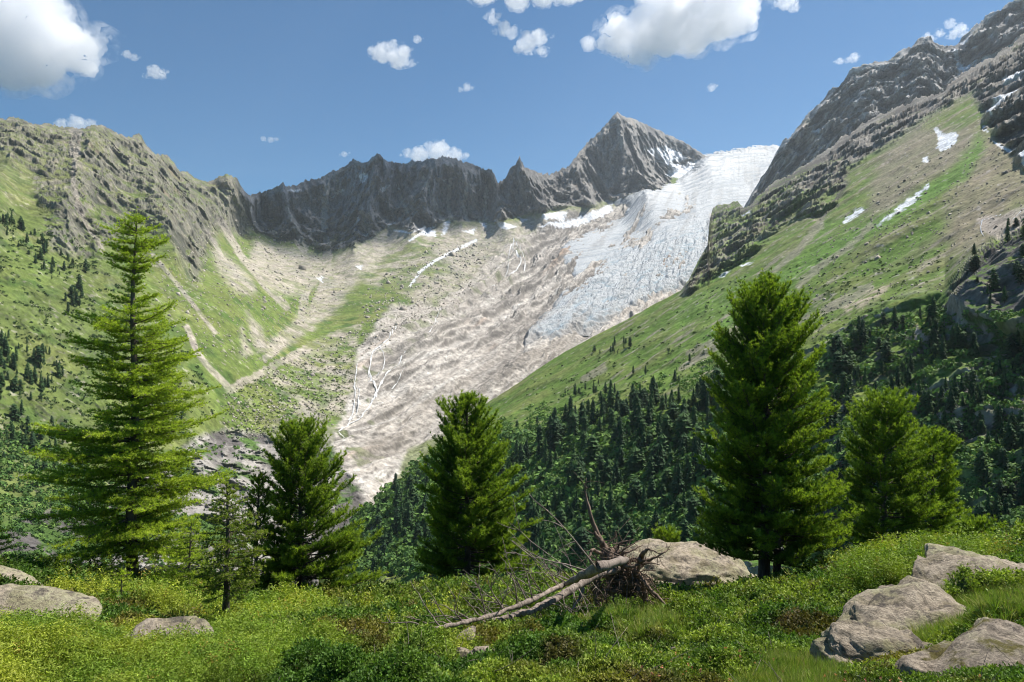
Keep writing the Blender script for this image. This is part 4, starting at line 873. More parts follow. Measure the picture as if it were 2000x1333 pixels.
# ------------------------------------------------------------------ trees close by
def conifer(name, label, cat, px, py, Y, top, prof, kind, seed, group=None, asym=0.0, bare=.06, dens=1.0, lean=0.0, trunk_r=None, twin=False):
    """prof: (picture height, half width left, half width right) in 2000-pixel units from the top down"""
    rng = np.random.default_rng(seed); s = Y/F
    base = np.array(world(px, py, Y)); gz = float(ground([base[0]], [base[1]], False)[0]); base[2] = gz-.05
    H = (666.5-top)*s+CAMZ-base[2]
    e = empty(name, tuple(base), label, cat, group)
    kw = .94 if kind == 'larch' else 1.0; hs = np.array([(666.5-a)*s+CAMZ-base[2] for a, b, c in prof])[::-1]; wl = np.array([b*s*kw for a, b, c in prof])[::-1]; wr = np.array([c*s*kw for a, b, c in prof])[::-1]
    r0 = trunk_r or H*.017
    tb = Tubes(); zz = np.linspace(0, H, 16); wob = np.stack([np.interp(zz, [0, H], [0, lean])+.03*np.sin(zz*1.3+seed), .03*np.cos(zz*1.1+seed), zz], -1); wob[0, 2] = -.3
    tb.add(wob, r0*(1-zz/H)**.8+.006+.35*r0*np.exp(-zz/.25), 10)
    if twin: tb.add(wob[:6]+np.array([r0*2.6, .05, 0]), np.linspace(r0*.8, r0*.45, 6), 9)
    tb.build('trunk', m_bark, e, .012)
    br = Tubes(); pos, dr, sc, sh = [], [], [], []
    def trunk_at(z): return np.array([np.interp(z, zz, wob[:, 0]), np.interp(z, zz, wob[:, 1]), z])
    nb = int({'pine': 31, 'larch': 24, 'spruce': 24}[kind]*H*dens*(18/Y if kind == 'pine' else 1)); ga = rng.uniform(0, 6.28)
    for i in range(nb):
        f = (i+.5+rng.uniform(-.5, .5))/nb; z = H*(bare+(1-bare)*.985*f)
        if kind == 'larch': z = H*(bare+(1-bare)*.985*min((np.floor(f*34)+rng.normal()*.22)/34, .995))     # loose tiers
        if kind == 'larch' and rng.random() < .16: continue
        az = ga+i*2.399+rng.normal()*.3
        Rl, Rr = np.interp(z, hs, wl), np.interp(z, hs, wr); cx = math.cos(az); Rm = (Rl+Rr)/2+(Rr-Rl)/2*cx
        lump = 1+(.24 if kind == 'pine' else .3)*float(fbm((np.array([cx*1.8+seed*3]), np.array([math.sin(az)*1.8]), np.array([z*1.3])), 1.0, 2, 5)[0])
        L = max(Rm*lump*(rng.uniform(.72, 1.04) if kind != 'larch' else rng.uniform(.45, 1.2)), .10)
        up = z/H
        if kind == 'pine': el = -.12+.95*max(up-.25, 0)+rng.normal()*.08; bend = np.array([0, 0, .30+.25*up])
        elif kind == 'larch': el = -.10+.5*max(up-.55, 0)+rng.normal()*.10; bend = np.array([0, 0, .12+.15*up])
        else: el = -.10+.6*max(up-.3, 0)+rng.normal()*.07; bend = np.array([0, 0, .08])
        d = np.array([cx*math.cos(el), math.sin(az)*math.cos(el), math.sin(el)])
        L2 = L/(max(math.cos(el), .55))
        bd = bend+rng.normal(size=3)*.06; c = curve3(trunk_at(z), d, L2, bd, 7)
        br.add(c, np.linspace(.005+L*(.0135 if kind == 'pine' else .010), .003, 7), 5)
        def along(t): return trunk_at(z)+d*L2*t+bd*L2*t*t
        tang = lambda t: (d+2*bd*t)
        if kind == 'pine':
            nt_ = max(int(L2*20*18/Y), 4)
            for q in range(nt_):
                t = .22+.78*(q+rng.random())/nt_; p = along(t); td = tang(t); td /= np.linalg.norm(td)
                side = np.cross(td, [0, 0, 1]); side /= np.linalg.norm(side)+1e-9
                a = rng.choice([-1, 1])*rng.uniform(.3, 1.0); w_ = td*math.cos(a)+side*math.sin(a)+np.array([0, 0, rng.uniform(.05, .6)]); w_ /= np.linalg.norm(w_)
                l = (.13+.30*L2*(1.05-t)**.8)*rng.uniform(.6, 1.1); br.add([p, p+w_*l*.5, p+w_*l+np.array([0, 0, .05*l])], [.005, .004, .002], 3)
                m = max(int(l/.05*18/Y), 2); tt = np.linspace(.2, 1, m)[:, None]
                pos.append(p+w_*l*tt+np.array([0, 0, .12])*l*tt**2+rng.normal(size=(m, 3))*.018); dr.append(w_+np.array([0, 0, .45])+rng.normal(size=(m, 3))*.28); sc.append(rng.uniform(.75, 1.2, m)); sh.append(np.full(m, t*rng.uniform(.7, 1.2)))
            m = 4; tt = np.linspace(.8, 1, m); pos.append(np.array([along(t) for t in tt])); dr.append(np.array([tang(t) for t in tt])+np.array([0, 0, .4])); sc.append(np.full(m, 1.1)); sh.append(np.ones(m))
        else:
            nt_ = max(int(L2*(23 if kind == 'larch' else 22)), 3); st = .042 if kind == 'larch' else .034
            for q in range(nt_):
                t = .12+.88*(q+rng.random())/nt_; p = along(t); td = tang(t); td /= np.linalg.norm(td)
                side = np.cross(td, [0, 0, 1]); side /= np.linalg.norm(side)+1e-9
                a = rng.choice([-1, 1])*rng.uniform(.45, 1.15); w_ = td*math.cos(a)+side*math.sin(a)+np.array([0, 0, rng.normal()*.16-.02]); w_ /= np.linalg.norm(w_)
                l = (.10+.42*L2*(1.02-t)**.9*min(t*3, 1))*rng.uniform(.5, 1.1); l = min(l, .75)
                bz = np.array([0, 0, rng.uniform(-.12, .22)])
                br.add([p, p+w_*l*.5+bz*l*.25, p+w_*l+bz*l], [.0045, .003, .0016], 3)
                m = max(int(l/st), 2); tt = np.linspace(.08, 1, m)[:, None]
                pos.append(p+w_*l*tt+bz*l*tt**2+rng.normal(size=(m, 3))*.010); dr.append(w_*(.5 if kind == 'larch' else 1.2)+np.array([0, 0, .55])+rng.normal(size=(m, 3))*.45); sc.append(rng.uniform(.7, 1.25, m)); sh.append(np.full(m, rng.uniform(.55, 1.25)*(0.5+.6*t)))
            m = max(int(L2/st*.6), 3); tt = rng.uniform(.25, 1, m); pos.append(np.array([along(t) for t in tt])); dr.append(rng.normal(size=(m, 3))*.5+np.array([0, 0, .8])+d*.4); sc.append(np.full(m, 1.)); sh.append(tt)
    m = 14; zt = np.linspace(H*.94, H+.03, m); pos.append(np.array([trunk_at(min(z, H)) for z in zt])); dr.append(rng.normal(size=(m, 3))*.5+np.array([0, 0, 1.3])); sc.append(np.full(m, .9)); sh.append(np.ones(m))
    br.build('branches', m_bark, e)
    pos = np.concatenate(pos); dr = np.concatenate(dr); sc = np.concatenate(sc); sh = np.concatenate(sh); n = len(pos)
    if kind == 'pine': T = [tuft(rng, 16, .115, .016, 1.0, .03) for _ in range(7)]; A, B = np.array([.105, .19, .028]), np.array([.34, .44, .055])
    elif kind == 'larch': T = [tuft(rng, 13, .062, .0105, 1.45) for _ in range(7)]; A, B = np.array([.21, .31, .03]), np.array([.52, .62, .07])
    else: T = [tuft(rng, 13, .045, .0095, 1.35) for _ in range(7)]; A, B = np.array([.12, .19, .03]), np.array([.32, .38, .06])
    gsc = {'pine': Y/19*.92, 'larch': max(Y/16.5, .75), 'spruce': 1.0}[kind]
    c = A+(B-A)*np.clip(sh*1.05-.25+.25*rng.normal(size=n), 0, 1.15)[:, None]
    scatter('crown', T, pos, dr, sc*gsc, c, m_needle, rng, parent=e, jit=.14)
    return e
PINES = 'stone pines standing on the near heath'
conifer('stone_pine', 'tallest dark stone pine, pointed top, two trunks at its foot, shading the shrubs', 'pine tree', 1495, 1146, 15.1, 541,
        [(541,4,4),(570,16,18),(600,34,40),(625,60,62),(650,78,80),(700,84,96),(750,110,112),(800,122,116),(850,108,122),(900,125,142),(950,128,150),(1000,118,152),(1050,128,155),(1100,115,150),(1135,70,110)], 'pine', 11, PINES, bare=.09, twin=True, dens=1.15)
conifer('stone_pine', 'broad stone pine with bright green right side standing alone behind the dead trunks', 'pine tree', 912, 1175, 20.8, 776,
        [(776,4,4),(800,18,20),(830,40,42),(880,62,66),(930,86,92),(980,98,112),(1030,92,126),(1080,108,132),(1120,100,130),(1150,70,90)], 'pine', 12, PINES, bare=.08, dens=1.15)
conifer('stone_pine', 'bushy stone pine between the tall larch and the grey slabs, branches reaching the ground', 'pine tree', 588, 1212, 17.5, 838,
        [(838,6,6),(860,34,36),(900,52,62),(950,64,82),(1000,64,104),(1050,70,118),(1100,92,138),(1150,118,148),(1195,110,140)], 'pine', 13, PINES, bare=.02, dens=1.15)
conifer('stone_pine', 'stone pine with a rounded top right of the tallest pine', 'pine tree', 1728, 1118, 22.5, 780,
        [(780,10,10),(800,34,32),(830,48,50),(870,72,78),(920,82,92),(970,84,98),(1020,82,95),(1070,80,92),(1100,60,70)], 'pine', 14, PINES, bare=.03, dens=1.05)
conifer('stone_pine', 'rightmost stone pine, low and rounded, half merged with its taller neighbour', 'pine tree', 1822, 1118, 23.5, 851,
        [(851,8,8),(870,24,24),(900,36,40),(950,60,46),(1000,70,56),(1050,80,70),(1090,70,90)], 'pine', 15, PINES, bare=.02, dens=1.05)
conifer('stone_pine', 'thin dark young stone pine squeezed against the bushy pine left of centre', 'pine tree', 503, 1195, 17.0, 932,
        [(932,4,4),(960,16,18),(1000,24,26),(1050,30,30),(1100,34,36),(1150,36,40)], 'pine', 16, PINES, bare=.05, dens=.65)
conifer('stone_pine', 'knee-high young pines clump beyond the long lichen slab', 'pine tree', 1905, 1100, 17.0, 1030, [(1030,14,14),(1050,45,45),(1080,60,55),(1095,50,50)], 'pine', 17, PINES, bare=.02, dens=2.2)
conifer('stone_pine', 'small yellow-green young pine peeping over the pale rounded boulder', 'pine tree', 1302, 1120, 20.6, 1043, [(1043,5,5),(1060,22,20),(1085,30,26),(1100,28,28)], 'pine', 18, PINES, bare=.02, dens=1.5)
conifer('larch', 'tall light green larch with open tiers of branches on the left', 'larch tree', 258, 1140, 16.5, 405,
        [(405,3,3),(425,22,12),(445,52,24),(470,50,52),(500,55,60),(530,48,52),(555,18,20),(575,20,24),(600,78,78),(640,105,104),(680,112,112),(720,104,120),(770,100,128),(810,118,132),(850,160,150),(900,160,165),(950,172,176),(1000,176,166),(1050,165,160),(1090,140,140),(1120,60,60)], 'larch', 21, 'larches on the near heath', bare=.09, lean=.08, trunk_r=.13, dens=1.9)
conifer('larch', 'yellow-green larch cut by the left edge of the picture', 'larch tree', -38, 1125, 15.5, 925, [(925,4,4),(960,22,26),(1000,36,44),(1050,46,62),(1100,50,60)], 'larch', 22, 'larches on the near heath', bare=.05, dens=1.4)
conifer('larch', 'young yellow-green larch in front of the tall larch foot, beside the thin spruce', 'larch tree', 372, 1195, 14.0, 1015, [(1015,4,4),(1040,30,30),(1080,50,48),(1120,62,60),(1160,60,60),(1185,50,50)], 'larch', 23, 'larches on the near heath', bare=.04, dens=1.8)
conifer('larch', 'knee-high larch seedling between the tall larch foot and the shrubs', 'larch tree', 238, 1195, 11.5, 1118, [(1118,4,4),(1140,18,20),(1165,26,30),(1190,24,24)], 'larch', 24, 'larches on the near heath', bare=.05, dens=2.0)
conifer('spruce', 'thin young spruce with a bare lower trunk in front of the bushy pine', 'spruce tree', 440, 1232, 9.6, 945,
        [(945,3,3),(960,14,14),(985,30,34),(1020,44,52),(1050,56,74),(1090,62,88),(1130,66,84),(1165,40,60)], 'spruce', 31, None, bare=.22, dens=1.5, trunk_r=.045)

# ------------------------------------------------------------------ the uprooted dead tree
def dead_tree():
    rng = np.random.default_rng(77)
    P = lambda px, py, Y: np.array(world(px, py, Y))
    o0 = gpos(1215, 1175); Y0 = 11.6
    g = lambda px, py, Y: P(px, py, Y)
    e = empty('dead_tree', tuple(o0), 'uprooted dead tree with two barkless trunks and its torn root plate in the air', 'dead tree')
    off = -np.array(o0)
    def sm(pts, n=24):
        pts = np.array(pts); t = np.linspace(0, len(pts)-1, n); q = np.stack([np.interp(t, range(len(pts)), pts[:, i]) for i in range(3)], -1)
        for _ in range(2): q[1:-1] = (q[:-2]+2*q[1:-1]+q[2:])/4
        return q+off
    def trunk(pts, r0, r1, seed):
        t = Tubes(); c = sm(pts, 60); t.add(c, np.linspace(r0, r1, 60)*(1+.05*np.sin(np.arange(60)*.43+seed)+.04*rng.normal(size=60))*np.clip(np.arange(60)/4+.35, 0, 1), 12); c = c[::2]; t.build('trunk', m_dead, e, .03); return c
    def onto(px, py, lift):            # a point on the surface of the heath there, lifted a little
        ys = np.linspace(5, 22, 600); x, y, z = world(px, py, ys); d = z-ground(x, y)-lift; i = int(np.argmax(d < 0)); return np.array([x[i], y[i], z[i]])
    ta, tb_ = onto(808, 1236, .03), onto(940, 1216, .05)
    def between(a, b, f, px, py):      # depth interpolated between two known points, on that line of sight
        return g(px, py, min(a[1]+(b[1]-a[1])*f, onto(px, py, .05)[1]))
    a0, b0 = g(1226,1092,11.75), g(1222,1106,11.6)
    A = trunk([a0, between(a0, ta, .10, 1172, 1108), between(a0, ta, .27, 1110, 1138), between(a0, ta, .44, 1040, 1172), between(a0, ta, .64, 960, 1203), between(a0, ta, .82, 880, 1222), ta], .052, .014, 1)
    B = trunk([b0, between(b0, tb_, .18, 1150, 1130), between(b0, tb_, .4, 1095, 1165), between(b0, tb_, .62, 1040, 1192), between(b0, tb_, .82, 990, 1208), tb_], .072, .030, 2)
    # branches: dry bare limbs that sweep up and back towards the crown end
    for c, ks, sgn in ((A, np.linspace(5, 28.9, 24), 1), (B, np.linspace(5, 28, 18), 1)):
        for kk in ks:
            i = int(kk); p = c[i]; a = rng.uniform(-1, 1); below_ = c is B and rng.random() < .55
            d = np.array([-.75+.35*rng.normal(), .6*a, (.6 if not below_ else -.35)+.25*rng.normal()]); d /= np.linalg.norm(d)
            L = rng.uniform(.25, .85)*(1.0 if i < 20 else .6)
            if below_: d = np.array([.25+.4*rng.normal(), -.55, -.5]); d /= np.linalg.norm(d); L *= .7
            t = Tubes(); bend = np.array([-.15, .1*rng.normal(), .25*rng.normal()+.1]); q = curve3(p, d, L, bend, 8)+np.cumsum(rng.normal(size=(8, 3))*.008, 0)
            t.add(q, np.linspace(.0085, .0025, 8), 5)
            for _ in range(int(L*5)):
                j = rng.integers(2, 7); dd = d*.6+rng.normal(size=3)*.5+np.array([-.2, 0, .2]); dd /= np.linalg.norm(dd); l2 = L*rng.uniform(.15, .4)
                qq = curve3(q[j], dd, l2, rng.normal(size=3)*.25, 5); t.add(qq, np.linspace(.006, .002, 5), 4)
            t.build('branch', m_dead, e)
    for (x0, y0, x1, y1) in ((1040,1172,1012,1084), (1060,1160,1028,1094), (1090,1148,1050,1088), (1120,1135,1072,1098), (985,1193,962,1128), (950,1206,934,1148), (1010,1183,985,1110), (1030,1176,990,1090), (905,1216,890,1165),
                             (1100,1165,1128,1228), (1120,1150,1152,1216), (1080,1180,1102,1236), (1060,1188,1065,1232), (1130,1150,1160,1225), (1000,1205,1030,1235)):
        q0 = between(a0, ta, np.interp(x0, [808, 1226], [1, 0]), x0, y0); q1 = g(x1, y1, q0[1]+rng.uniform(-.5, .3)); c = sm([q0, q0*.5+q1*.5+rng.normal(size=3)*.05+np.array([-.03, 0, .05]), q1], 12)
        t = Tubes(); t.add(c, np.linspace(.011, .0025, 12), 5)
        for _ in range(9):
            j = rng.integers(3, 12); dd = (q1-q0)/np.linalg.norm(q1-q0)*.6+rng.normal(size=3)*.5; dd /= np.linalg.norm(dd); t.add(curve3(c[j], dd, rng.uniform(.08, .3), rng.normal(size=3)*.3, 5), np.linspace(.005, .0016, 5), 4)
        t.build('branch', m_dead, e)
    def root(pts, r0, r1, mat=m_root, twig=0, nm='root'):
        t = Tubes(); c = sm(pts, 22); c[2:] += np.cumsum(rng.normal(size=(20, 3))*.006, 0); t.add(c, np.linspace(r0, r1, 22)*(1+.15*rng.normal(size=22)*.5), 8)
        for _ in range(twig):
            i = rng.integers(1, 20); d = rng.normal(size=3)+np.array([0, 0, -.3]); d /= np.linalg.norm(d); L = rng.uniform(.06, .30)
            t.add(curve3(c[i], d, L, rng.normal(size=3)*.5, 6), np.linspace(.006, .0015, 6), 4)
        return t.build(nm, mat, e, .008)
    root([g(1195,1100,11.6), g(1185,1075,11.7), g(1172,1055,11.7), g(1160,1030,11.7), g(1150,1000,11.7), g(1141,965,11.8), g(1140,945,11.8), g(1142,928,11.8)], .062, .005, m_root, 8)
    root([g(1185,1085,11.7), g(1180,1066,11.6), g(1170,1052,11.6), g(1163,1040,11.6)], .07, .02, m_root, 26)
    root([g(1178,1058,11.8), g(1186,1068,11.7), g(1192,1085,11.6)], .014, .012, m_root, 2)
    root([g(1195,1098,11.6), g(1215,1098,11.6), g(1235,1112,11.5), g(1250,1128,11.4), g(1262,1148,11.3), g(1280,1165,11.2), g(1302,1184,11.0)], .075, .014, m_root, 10)
    root([g(1245,1122,11.5), g(1254,1140,11.45), g(1256,1158,11.4), g(1258,1176,11.4)], .065, .045, m_root, 8)
    root([g(1250,1118,11.4), g(1268,1130,11.3), g(1275,1145,11.2), g(1280,1155,11.2)], .014, .006, m_root, 2)
    root([g(1178,1120,11.5), g(1205,1135,11.5), g(1225,1142,11.5), g(1245,1150,11.5)], .065, .04, m_root, 20)
    root([g(1165,1128,11.3), g(1168,1150,11.2), g(1160,1172,11.1), g(1166,1190,11.0)], .035, .012, m_root, 20)
    root([g(1172,1080,11.5), g(1158,1078,11.3), g(1152,1090,11.2), g(1160,1100,11.2)], .03, .02, m_root, 12)
    root([g(1160,1095,11.4), g(1150,1088,11.3), g(1138,1094,11.2)], .012, .004, m_root, 2)
    root([g(1140,1150,11.0), g(1125,1175,10.8), g(1105,1205,10.6)], .028, .012, m_dead, 14)
    for _ in range(30):
        c0 = g(1195+rng.uniform(-15, 60), 1095+rng.uniform(-5, 45), 11.5+rng.normal()*.12); a = rng.normal(size=3)*np.array([1, .6, .9])+np.array([.35, -.1, -.1]); a /= np.linalg.norm(a); L = rng.uniform(.25, .75)
        e2 = c0+a*L; root([c0, c0+a*L*.35+rng.normal(size=3)*.05, c0+a*L*.7+rng.normal(size=3)*.08, e2+rng.normal(size=3)*.05], rng.uniform(.022, .05), .006, m_root, 5)
    # the mat of hanging root fibres, soil and bark
    t = Tubes()
    for _ in range(520):
        u = rng.random(); c0 = g(1180, 1075, 11.6)*(1-u)+g(1250, 1140, 11.5)*u if rng.random() < .55 else g(1225+rng.normal()*18, 1135+rng.normal()*12, 11.5+rng.normal()*.08)
        if rng.random() < .2: c0 = g(1165+rng.normal()*9, 1150+rng.normal()*16, 11.2)
        c0 = c0+off+rng.normal(size=3)*.06; d = rng.normal(size=3)+np.array([.1, -.2, -.1]); d /= np.linalg.norm(d); L = rng.uniform(.08, .36)
        t.add(curve3(c0, d, L, rng.normal(size=3)*.7, 5), np.linspace(rng.choice([.004, .007, .016], p=[.5, .4, .1]), .002, 5), 4)
    t.build('root_fibres', m_root, e)
    V = rng.normal(size=(1,))
    for k_, (cx, cy, r) in enumerate(((1224, 1132, .23), (1188, 1086, .13), (1208, 1103, .18))):
        import bmesh
        bm = bmesh.new(); bmesh.ops.create_icosphere(bm, subdivisions=4, radius=1.0); vv = np.array([v.co[:] for v in bm.verts]); ff = np.array([[v.index for v in f.verts] for f in bm.faces]); bm.free()
        q = (vv[:, 0]+k_*9, vv[:, 1], vv[:, 2]); vv = vv*(1+.55*fbm(q, .8, 4, 801, gain=.7))[:, None]*r*np.array([1, .7, 1.1])
        mesh_np('root_ball', vv+g(cx, cy, 11.55)+off, ff, m_root, parent=e, smooth=True)
dead_tree()

# ------------------------------------------------------------------ distant conifers and bushes on the slopes
def far_conifer_mesh(seed):
    rng = np.random.default_rng(seed); V, Fc, C = [], [], []; H = 1.0; ex, fat = ((.75, 1.0), (.5, 1.1), (.9, .85), (.42, 1.35), (.65, 1.2), (.6, .8))[seed % 6]
    nl = 13
    def tri(a, b, c, col):
        i = len(V); V.extend([a, b, c]); Fc.append([i, i+1, i+2]); C.extend([col]*3)
    for l in range(nl):
        z0 = .10+.86*l/nl; R_ = .18*fat*(1-z0)**ex*rng.uniform(.75, 1.2)+.012; n = 11
        for q in range(n):
            a = (q+rng.random()*.7)/n*6.283; r = R_*rng.uniform(.65, 1.2); w_ = .5*R_*rng.uniform(.6, 1.1)+.01; d = np.array([math.cos(a), math.sin(a), 0]); s = np.array([-d[1], d[0], 0])
            top = np.array([0, 0, z0+.10+.03*rng.random()]); tip = d*r+np.array([0, 0, z0-.02+.04*rng.random()]); sh = rng.uniform(.6, 1.35)
            tri(top, tip-s*w_*.5, tip+s*w_*.5, sh); tri(tip-s*w_*.5, tip+s*w_*.5, d*r*.35+np.array([0, 0, z0+.0]), sh*.8)
    for q in range(5):
        a = q/5*6.283; b = (q+1)/5*6.283; r = .018; tri(np.array([math.cos(a)*r, math.sin(a)*r, -.05]), np.array([math.cos(b)*r, math.sin(b)*r, -.05]), np.array([0, 0, .9]), -1)
    return np.array(V), np.array(Fc), np.array(C)
FARM = [far_conifer_mesh(900+i) for i in range(6)]
FTONE = [(.030, .072, .026), (.042, .092, .030), (.058, .118, .034)]
def farcol(C, tone): return np.where(C[:, None] < 0, np.array([[.05, .04, .03]]), np.abs(C)[:, None]*np.array(tone)[None]).astype(np.float32)
def far_trees():
    rng = np.random.default_rng(44); L = []
    def zone(n, pts, at, hm, hpx, zid, clump=.3):
        q = np.array(pts, float); x0, y0 = q.min(0); x1, y1 = q.max(0); got = 0; tries = 0
        while got < n and tries < 60:
            tries += 1; px = rng.uniform(x0, x1, 500); py = rng.uniform(y0, y1, 500); ok = (poly(px, py, pts, 4) > .5)
            if clump: ok &= fbm((px, py, px*0), 60, 3, zid*7+3) > rng.uniform(-.25, clump, 500)
            px, py = px[ok], py[ok]
            for x, y in list(zip(px, py))[:n-got]:
                p = at(x, y)[0]; d = p[1]; h = hpx*rng.choice([rng.uniform(.3, .6), rng.uniform(.55, 1.15)])*d/F if hpx else rng.uniform(*hm)
                L.append((h/d, p, h, zid)); got += 1
    # picture zones of the right flank, then of the left flank
    zone(300, [(1010,850),(1080,835),(1180,800),(1280,780),(1400,770),(1420,1080),(1060,1100),(1020,1000)], at_r, None, 58, 0)
    zone(230, [(700,1020),(800,945),(900,900),(1010,870),(1060,1100),(700,1120)], at_r, None, 46, 1)
    zone(130, [(1180,805),(1260,785),(1400,765),(1500,735),(1500,800),(1300,820),(1180,830)], at_r, None, 40, 2)
    zone(240, [(1590,700),(1700,640),(1800,600),(1990,650),(2100,700),(2100,860),(1900,880),(1600,900)], at_r, None, 50, 3, .25)
    zone(110, [(1600,900),(2100,860),(2100,1060),(1880,1060),(1600,1080)], at_r, None, 66, 4, .3)
    zone(26, [(1840,570),(1900,500),(1960,450),(2060,400),(2100,520),(1960,600)], at_r, None, 40, 5)
    zone(34, [(1100,760),(1400,690),(1560,690),(1400,740),(1200,790),(960,860),(960,820)], at_r, None, 22, 6)
    zone(12, [(1150,690),(1240,665),(1230,690),(1160,700)], at_r, None, 18, 6)
    zone(150, [(-150,600),(20,640),(90,690),(135,720),(120,780),(60,790),(-150,760)], at_v, None, 30, 7)
    zone(70, [(-150,300),(-100,300),(95,480),(165,520),(180,600),(150,640),(120,600),(85,530)], at_v, None, 24, 8)
    zone(60, [(0,790),(130,830),(200,900),(160,960),(0,900)], at_v, None, 30, 9, .3)
    zone(30, [(260,760),(360,780),(380,820),(300,830)], at_v, None, 22, 9)
    L.sort(key=lambda t: -t[0])
    mesh = {}
    for i, (V, Fc, C) in enumerate(FARM):
        for j, tn in enumerate(FTONE): mesh[i, j] = mesh_np('distant_conifer', V, Fc, m_far, attrs={'albedo': farcol(C, tn)}, link=False)
    lab = {0: ('dark conifer in the dense wood low on the right flank, behind the dead tree', 'conifers of the dense wood behind the dead tree'), 1: ('dark conifer in the lowest wood between the broad pine and the grey slabs', 'conifers of the lowest wood beside the grey slabs'),
           2: ('dark conifer along the upper rim of the dense wood, below the grass slope', 'conifers along the upper rim of the wood'), 3: ('dark conifer on the craggy slope right of the tallest pine', 'conifers on the craggy slope at the right'),
           4: ('dark conifer on the shady lower slope at the right edge', 'conifers on the lower right slope'), 5: ('small dark conifer on the dark crag at the right edge', 'conifers on the dark crag'), 6: ('tiny lone conifer on the open green slope', 'lone conifers on the open green slope'),
           7: ('dark conifer in the wood patch low on the left mountain', 'conifers of the left mountain wood'), 8: ('small dark conifer in the steep strip of wood on the left mountain', 'conifers of the steep strip on the left mountain'), 9: ('small dark conifer near the foot of the left mountain', 'conifers at the foot of the left mountain')}
    Vs, Fs, Cs, off = [], [], [], 0
    for n, (k_, p, h, zid) in enumerate(L):
        i = int(rng.integers(0, 6)); j = int(rng.integers(0, 3)); wd = rng.uniform(1.05, 1.6); a = rng.uniform(0, 6.28)
        if n < 290:
            o = bpy.data.objects.new('conifer', mesh[i, j]); COL.objects.link(o); o.location = p; o.scale = (h*wd, h*wd, h); o.rotation_euler = (0, 0, a)
            tag(o, lab[zid][0], 'conifer tree', lab[zid][1])
        else:
            V, Fc, C = FARM[i]; ca, sa = math.cos(a), math.sin(a); v = V.copy(); v[:, 0], v[:, 1] = V[:, 0]*ca-V[:, 1]*sa, V[:, 0]*sa+V[:, 1]*ca
            Vs.append(v*np.array([h*wd, h*wd, h])+p); Fs.append(Fc+off); Cs.append(farcol(C, FTONE[j])); off += len(V)
    tag(mesh_np('distant_conifers', np.concatenate(Vs), np.concatenate(Fs), m_far, attrs={'albedo': np.concatenate(Cs)}), kind='stuff')
far_trees()
def bushes(name, n, pts, at, rpx, faces, tones, seed, fs=.36, flat=.7, noise=0):
    """rounded leafy bushes scattered over a slope"""
    rng = np.random.default_rng(seed); q = np.array(pts, float); x0, y0 = q.min(0); x1, y1 = q.max(0)
    px = rng.uniform(x0, x1, n*4); py = rng.uniform(y0, y1, n*4); ok = poly(px, py, pts, 10) > rng.random(len(px))
    if noise: ok &= fbm((px, py, px*0), 45, 4, seed) > rng.uniform(-.3, noise, len(px))
    px, py = px[ok][:n], py[ok][:n]; P = at(px, py); n = len(P); r = rpx*rng.uniform(.5, 1.35, n)*P[:, 1]/F
    d = rng.normal(size=(n, faces, 3)); d /= np.linalg.norm(d, axis=2)[..., None]; d[..., 2] = np.abs(d[..., 2])
    c0 = P[:, None]+d*r[:, None, None]*np.array([1, 1, flat*1.3])*rng.uniform(.7, 1.05, (n, faces, 1))
    s = (r[:, None]*fs*rng.uniform(.6, 1.3, (n, faces)))[..., None]
    nn = d+rng.normal(size=d.shape)*.45; a = np.cross(nn, rng.normal(size=d.shape)); a /= np.linalg.norm(a, axis=2)[..., None]; b = np.cross(nn, a); b /= np.linalg.norm(b, axis=2)[..., None]
    V = np.stack([c0-a*s, c0-b*s*.8, c0+a*s, c0+b*s*.8], 2).reshape(-1, 3)
    tn = np.array(tones)[rng.integers(0, len(tones), n)]; c = tn[:, None]*np.clip(1+.22*rng.normal(size=(n, faces, 1)), .5, 1.6); c = np.repeat(c.reshape(-1, 3), 4, 0)
    return tag(mesh_np(name, V, np.arange(len(V)).reshape(-1, 4), m_far, attrs={'albedo': c.astype(np.float32)}), kind='stuff')
G1 = [(.085, .165, .038), (.11, .20, .042), (.15, .25, .055), (.065, .135, .034)]
bushes('alder_thicket', 4200, [(670,1050),(710,1003),(800,925),(880,870),(980,860),(1100,830),(1250,820),(1420,830),(1500,900),(1420,1120),(700,1130)], at_r, 14, 44, G1, 61, .26)
bushes('alder_thicket', 1500, [(1560,720),(1640,660),(1800,600),(2100,640),(2100,1120),(1560,1120)], at_r, 12, 40, G1, 62, .28, noise=.25)
bushes('alder_thicket', 700, [(960,830),(1040,790),(1150,770),(1280,745),(1400,700),(1500,690),(1450,730),(1300,790),(1150,820),(1000,860)], at_r, 6, 26, G1[:3], 63, .3, noise=.3)
bushes('dwarf_shrubs', 900, [(1060,730),(1200,660),(1400,560),(1600,500),(1900,480),(1800,580),(1560,690),(1300,760),(1000,820)], at_r, 3, 12, [(.06, .10, .03), (.09, .13, .035)], 64, .45, noise=.3)
bushes('alder_thicket', 900, [(-150,800),(60,850),(150,900),(260,960),(200,1010),(-150,1010)], at_v, 8, 26, G1, 65, .3)
bushes('dwarf_shrubs', 1500, [(-150,330),(60,420),(200,520),(330,640),(420,760),(430,860),(250,900),(-150,880)], at_v, 4, 14, [(.05, .09, .025), (.07, .11, .03)], 66, .42, noise=.25)
bushes('alder_thicket', 800, [(-150,990),(160,960),(300,1000),(420,1040),(420,1180),(-150,1180)], at_v, 8, 30, G1, 69, .3, noise=.35)
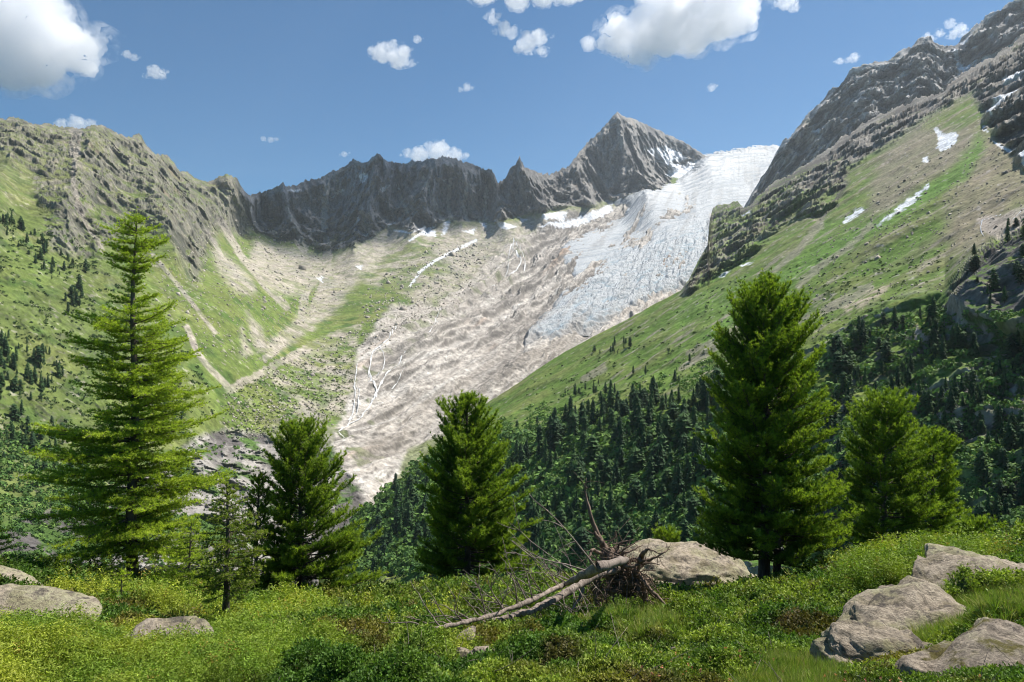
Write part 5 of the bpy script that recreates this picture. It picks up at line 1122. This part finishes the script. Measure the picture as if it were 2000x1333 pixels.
bushes('dwarf_shrubs', 900, [(440,770),(560,710),(660,670),(690,720),(680,790),(600,860),(440,850)], at_v, 2.4, 10, [(.06, .10, .03), (.10, .13, .04)], 67, .45)
bushes('dwarf_shrubs', 500, [(400,860),(640,880),(720,1000),(300,1100),(0,1100),(0,1000)], at_v, 5, 16, G1, 68, .4, noise=.35)
def scree_blocks(name, n, pts, at, spx, seed, col=(.40, .36, .31)):
    rng = np.random.default_rng(seed); q = np.array(pts, float); x0, y0 = q.min(0); x1, y1 = q.max(0)
    px = rng.uniform(x0, x1, n*3); py = rng.uniform(y0, y1, n*3); ok = poly(px, py, pts, 12) > rng.random(len(px)); px, py = px[ok][:n], py[ok][:n]; P = at(px, py); n = len(P)
    s = spx*P[:, 1]/F*rng.lognormal(0, .45, n)
    c = np.array([(x, y, z) for x in (-1, 1) for y in (-1, 1) for z in (-1, 1)], float); f = np.array([(0,1,3,2),(4,6,7,5),(0,4,5,1),(2,3,7,6),(0,2,6,4),(1,5,7,3)])
    V = c[None]*np.array([1, .9, .7])*rng.uniform(.5, 1.1, (n, 8, 3)); M = frames(rng.normal(size=(n, 3)), rng); V = np.einsum('nij,nkj->nki', M, V)*s[:, None, None]*.5+P[:, None]
    cc = np.array(col)[None, None]*np.clip(1+.2*rng.normal(size=(n, 1, 1)), .5, 1.5)*np.ones((n, 8, 1))
    return tag(mesh_np(name, V.reshape(-1, 3), (f[None]+(np.arange(n)*8)[:, None, None]).reshape(-1, 4), m_far, attrs={'albedo': cc.reshape(-1, 3).astype(np.float32)}), kind='stuff')
scree_blocks('scattered_boulders', 2600, [(440,770),(560,700),(700,640),(720,560),(860,470),(960,480),(900,600),(700,700),(680,800),(600,860),(430,860)], at_v, 2.6, 71)
scree_blocks('scattered_boulders', 1800, [(1400,640),(1600,480),(1800,300),(2100,200),(2100,400),(1850,560),(1700,600),(1500,720),(1300,740)], at_r, 2.6, 72, (.36, .31, .26))
scree_blocks('scattered_boulders', 1500, [(470,420),(620,480),(680,560),(520,720),(300,640),(320,480)], at_v, 2.4, 73)
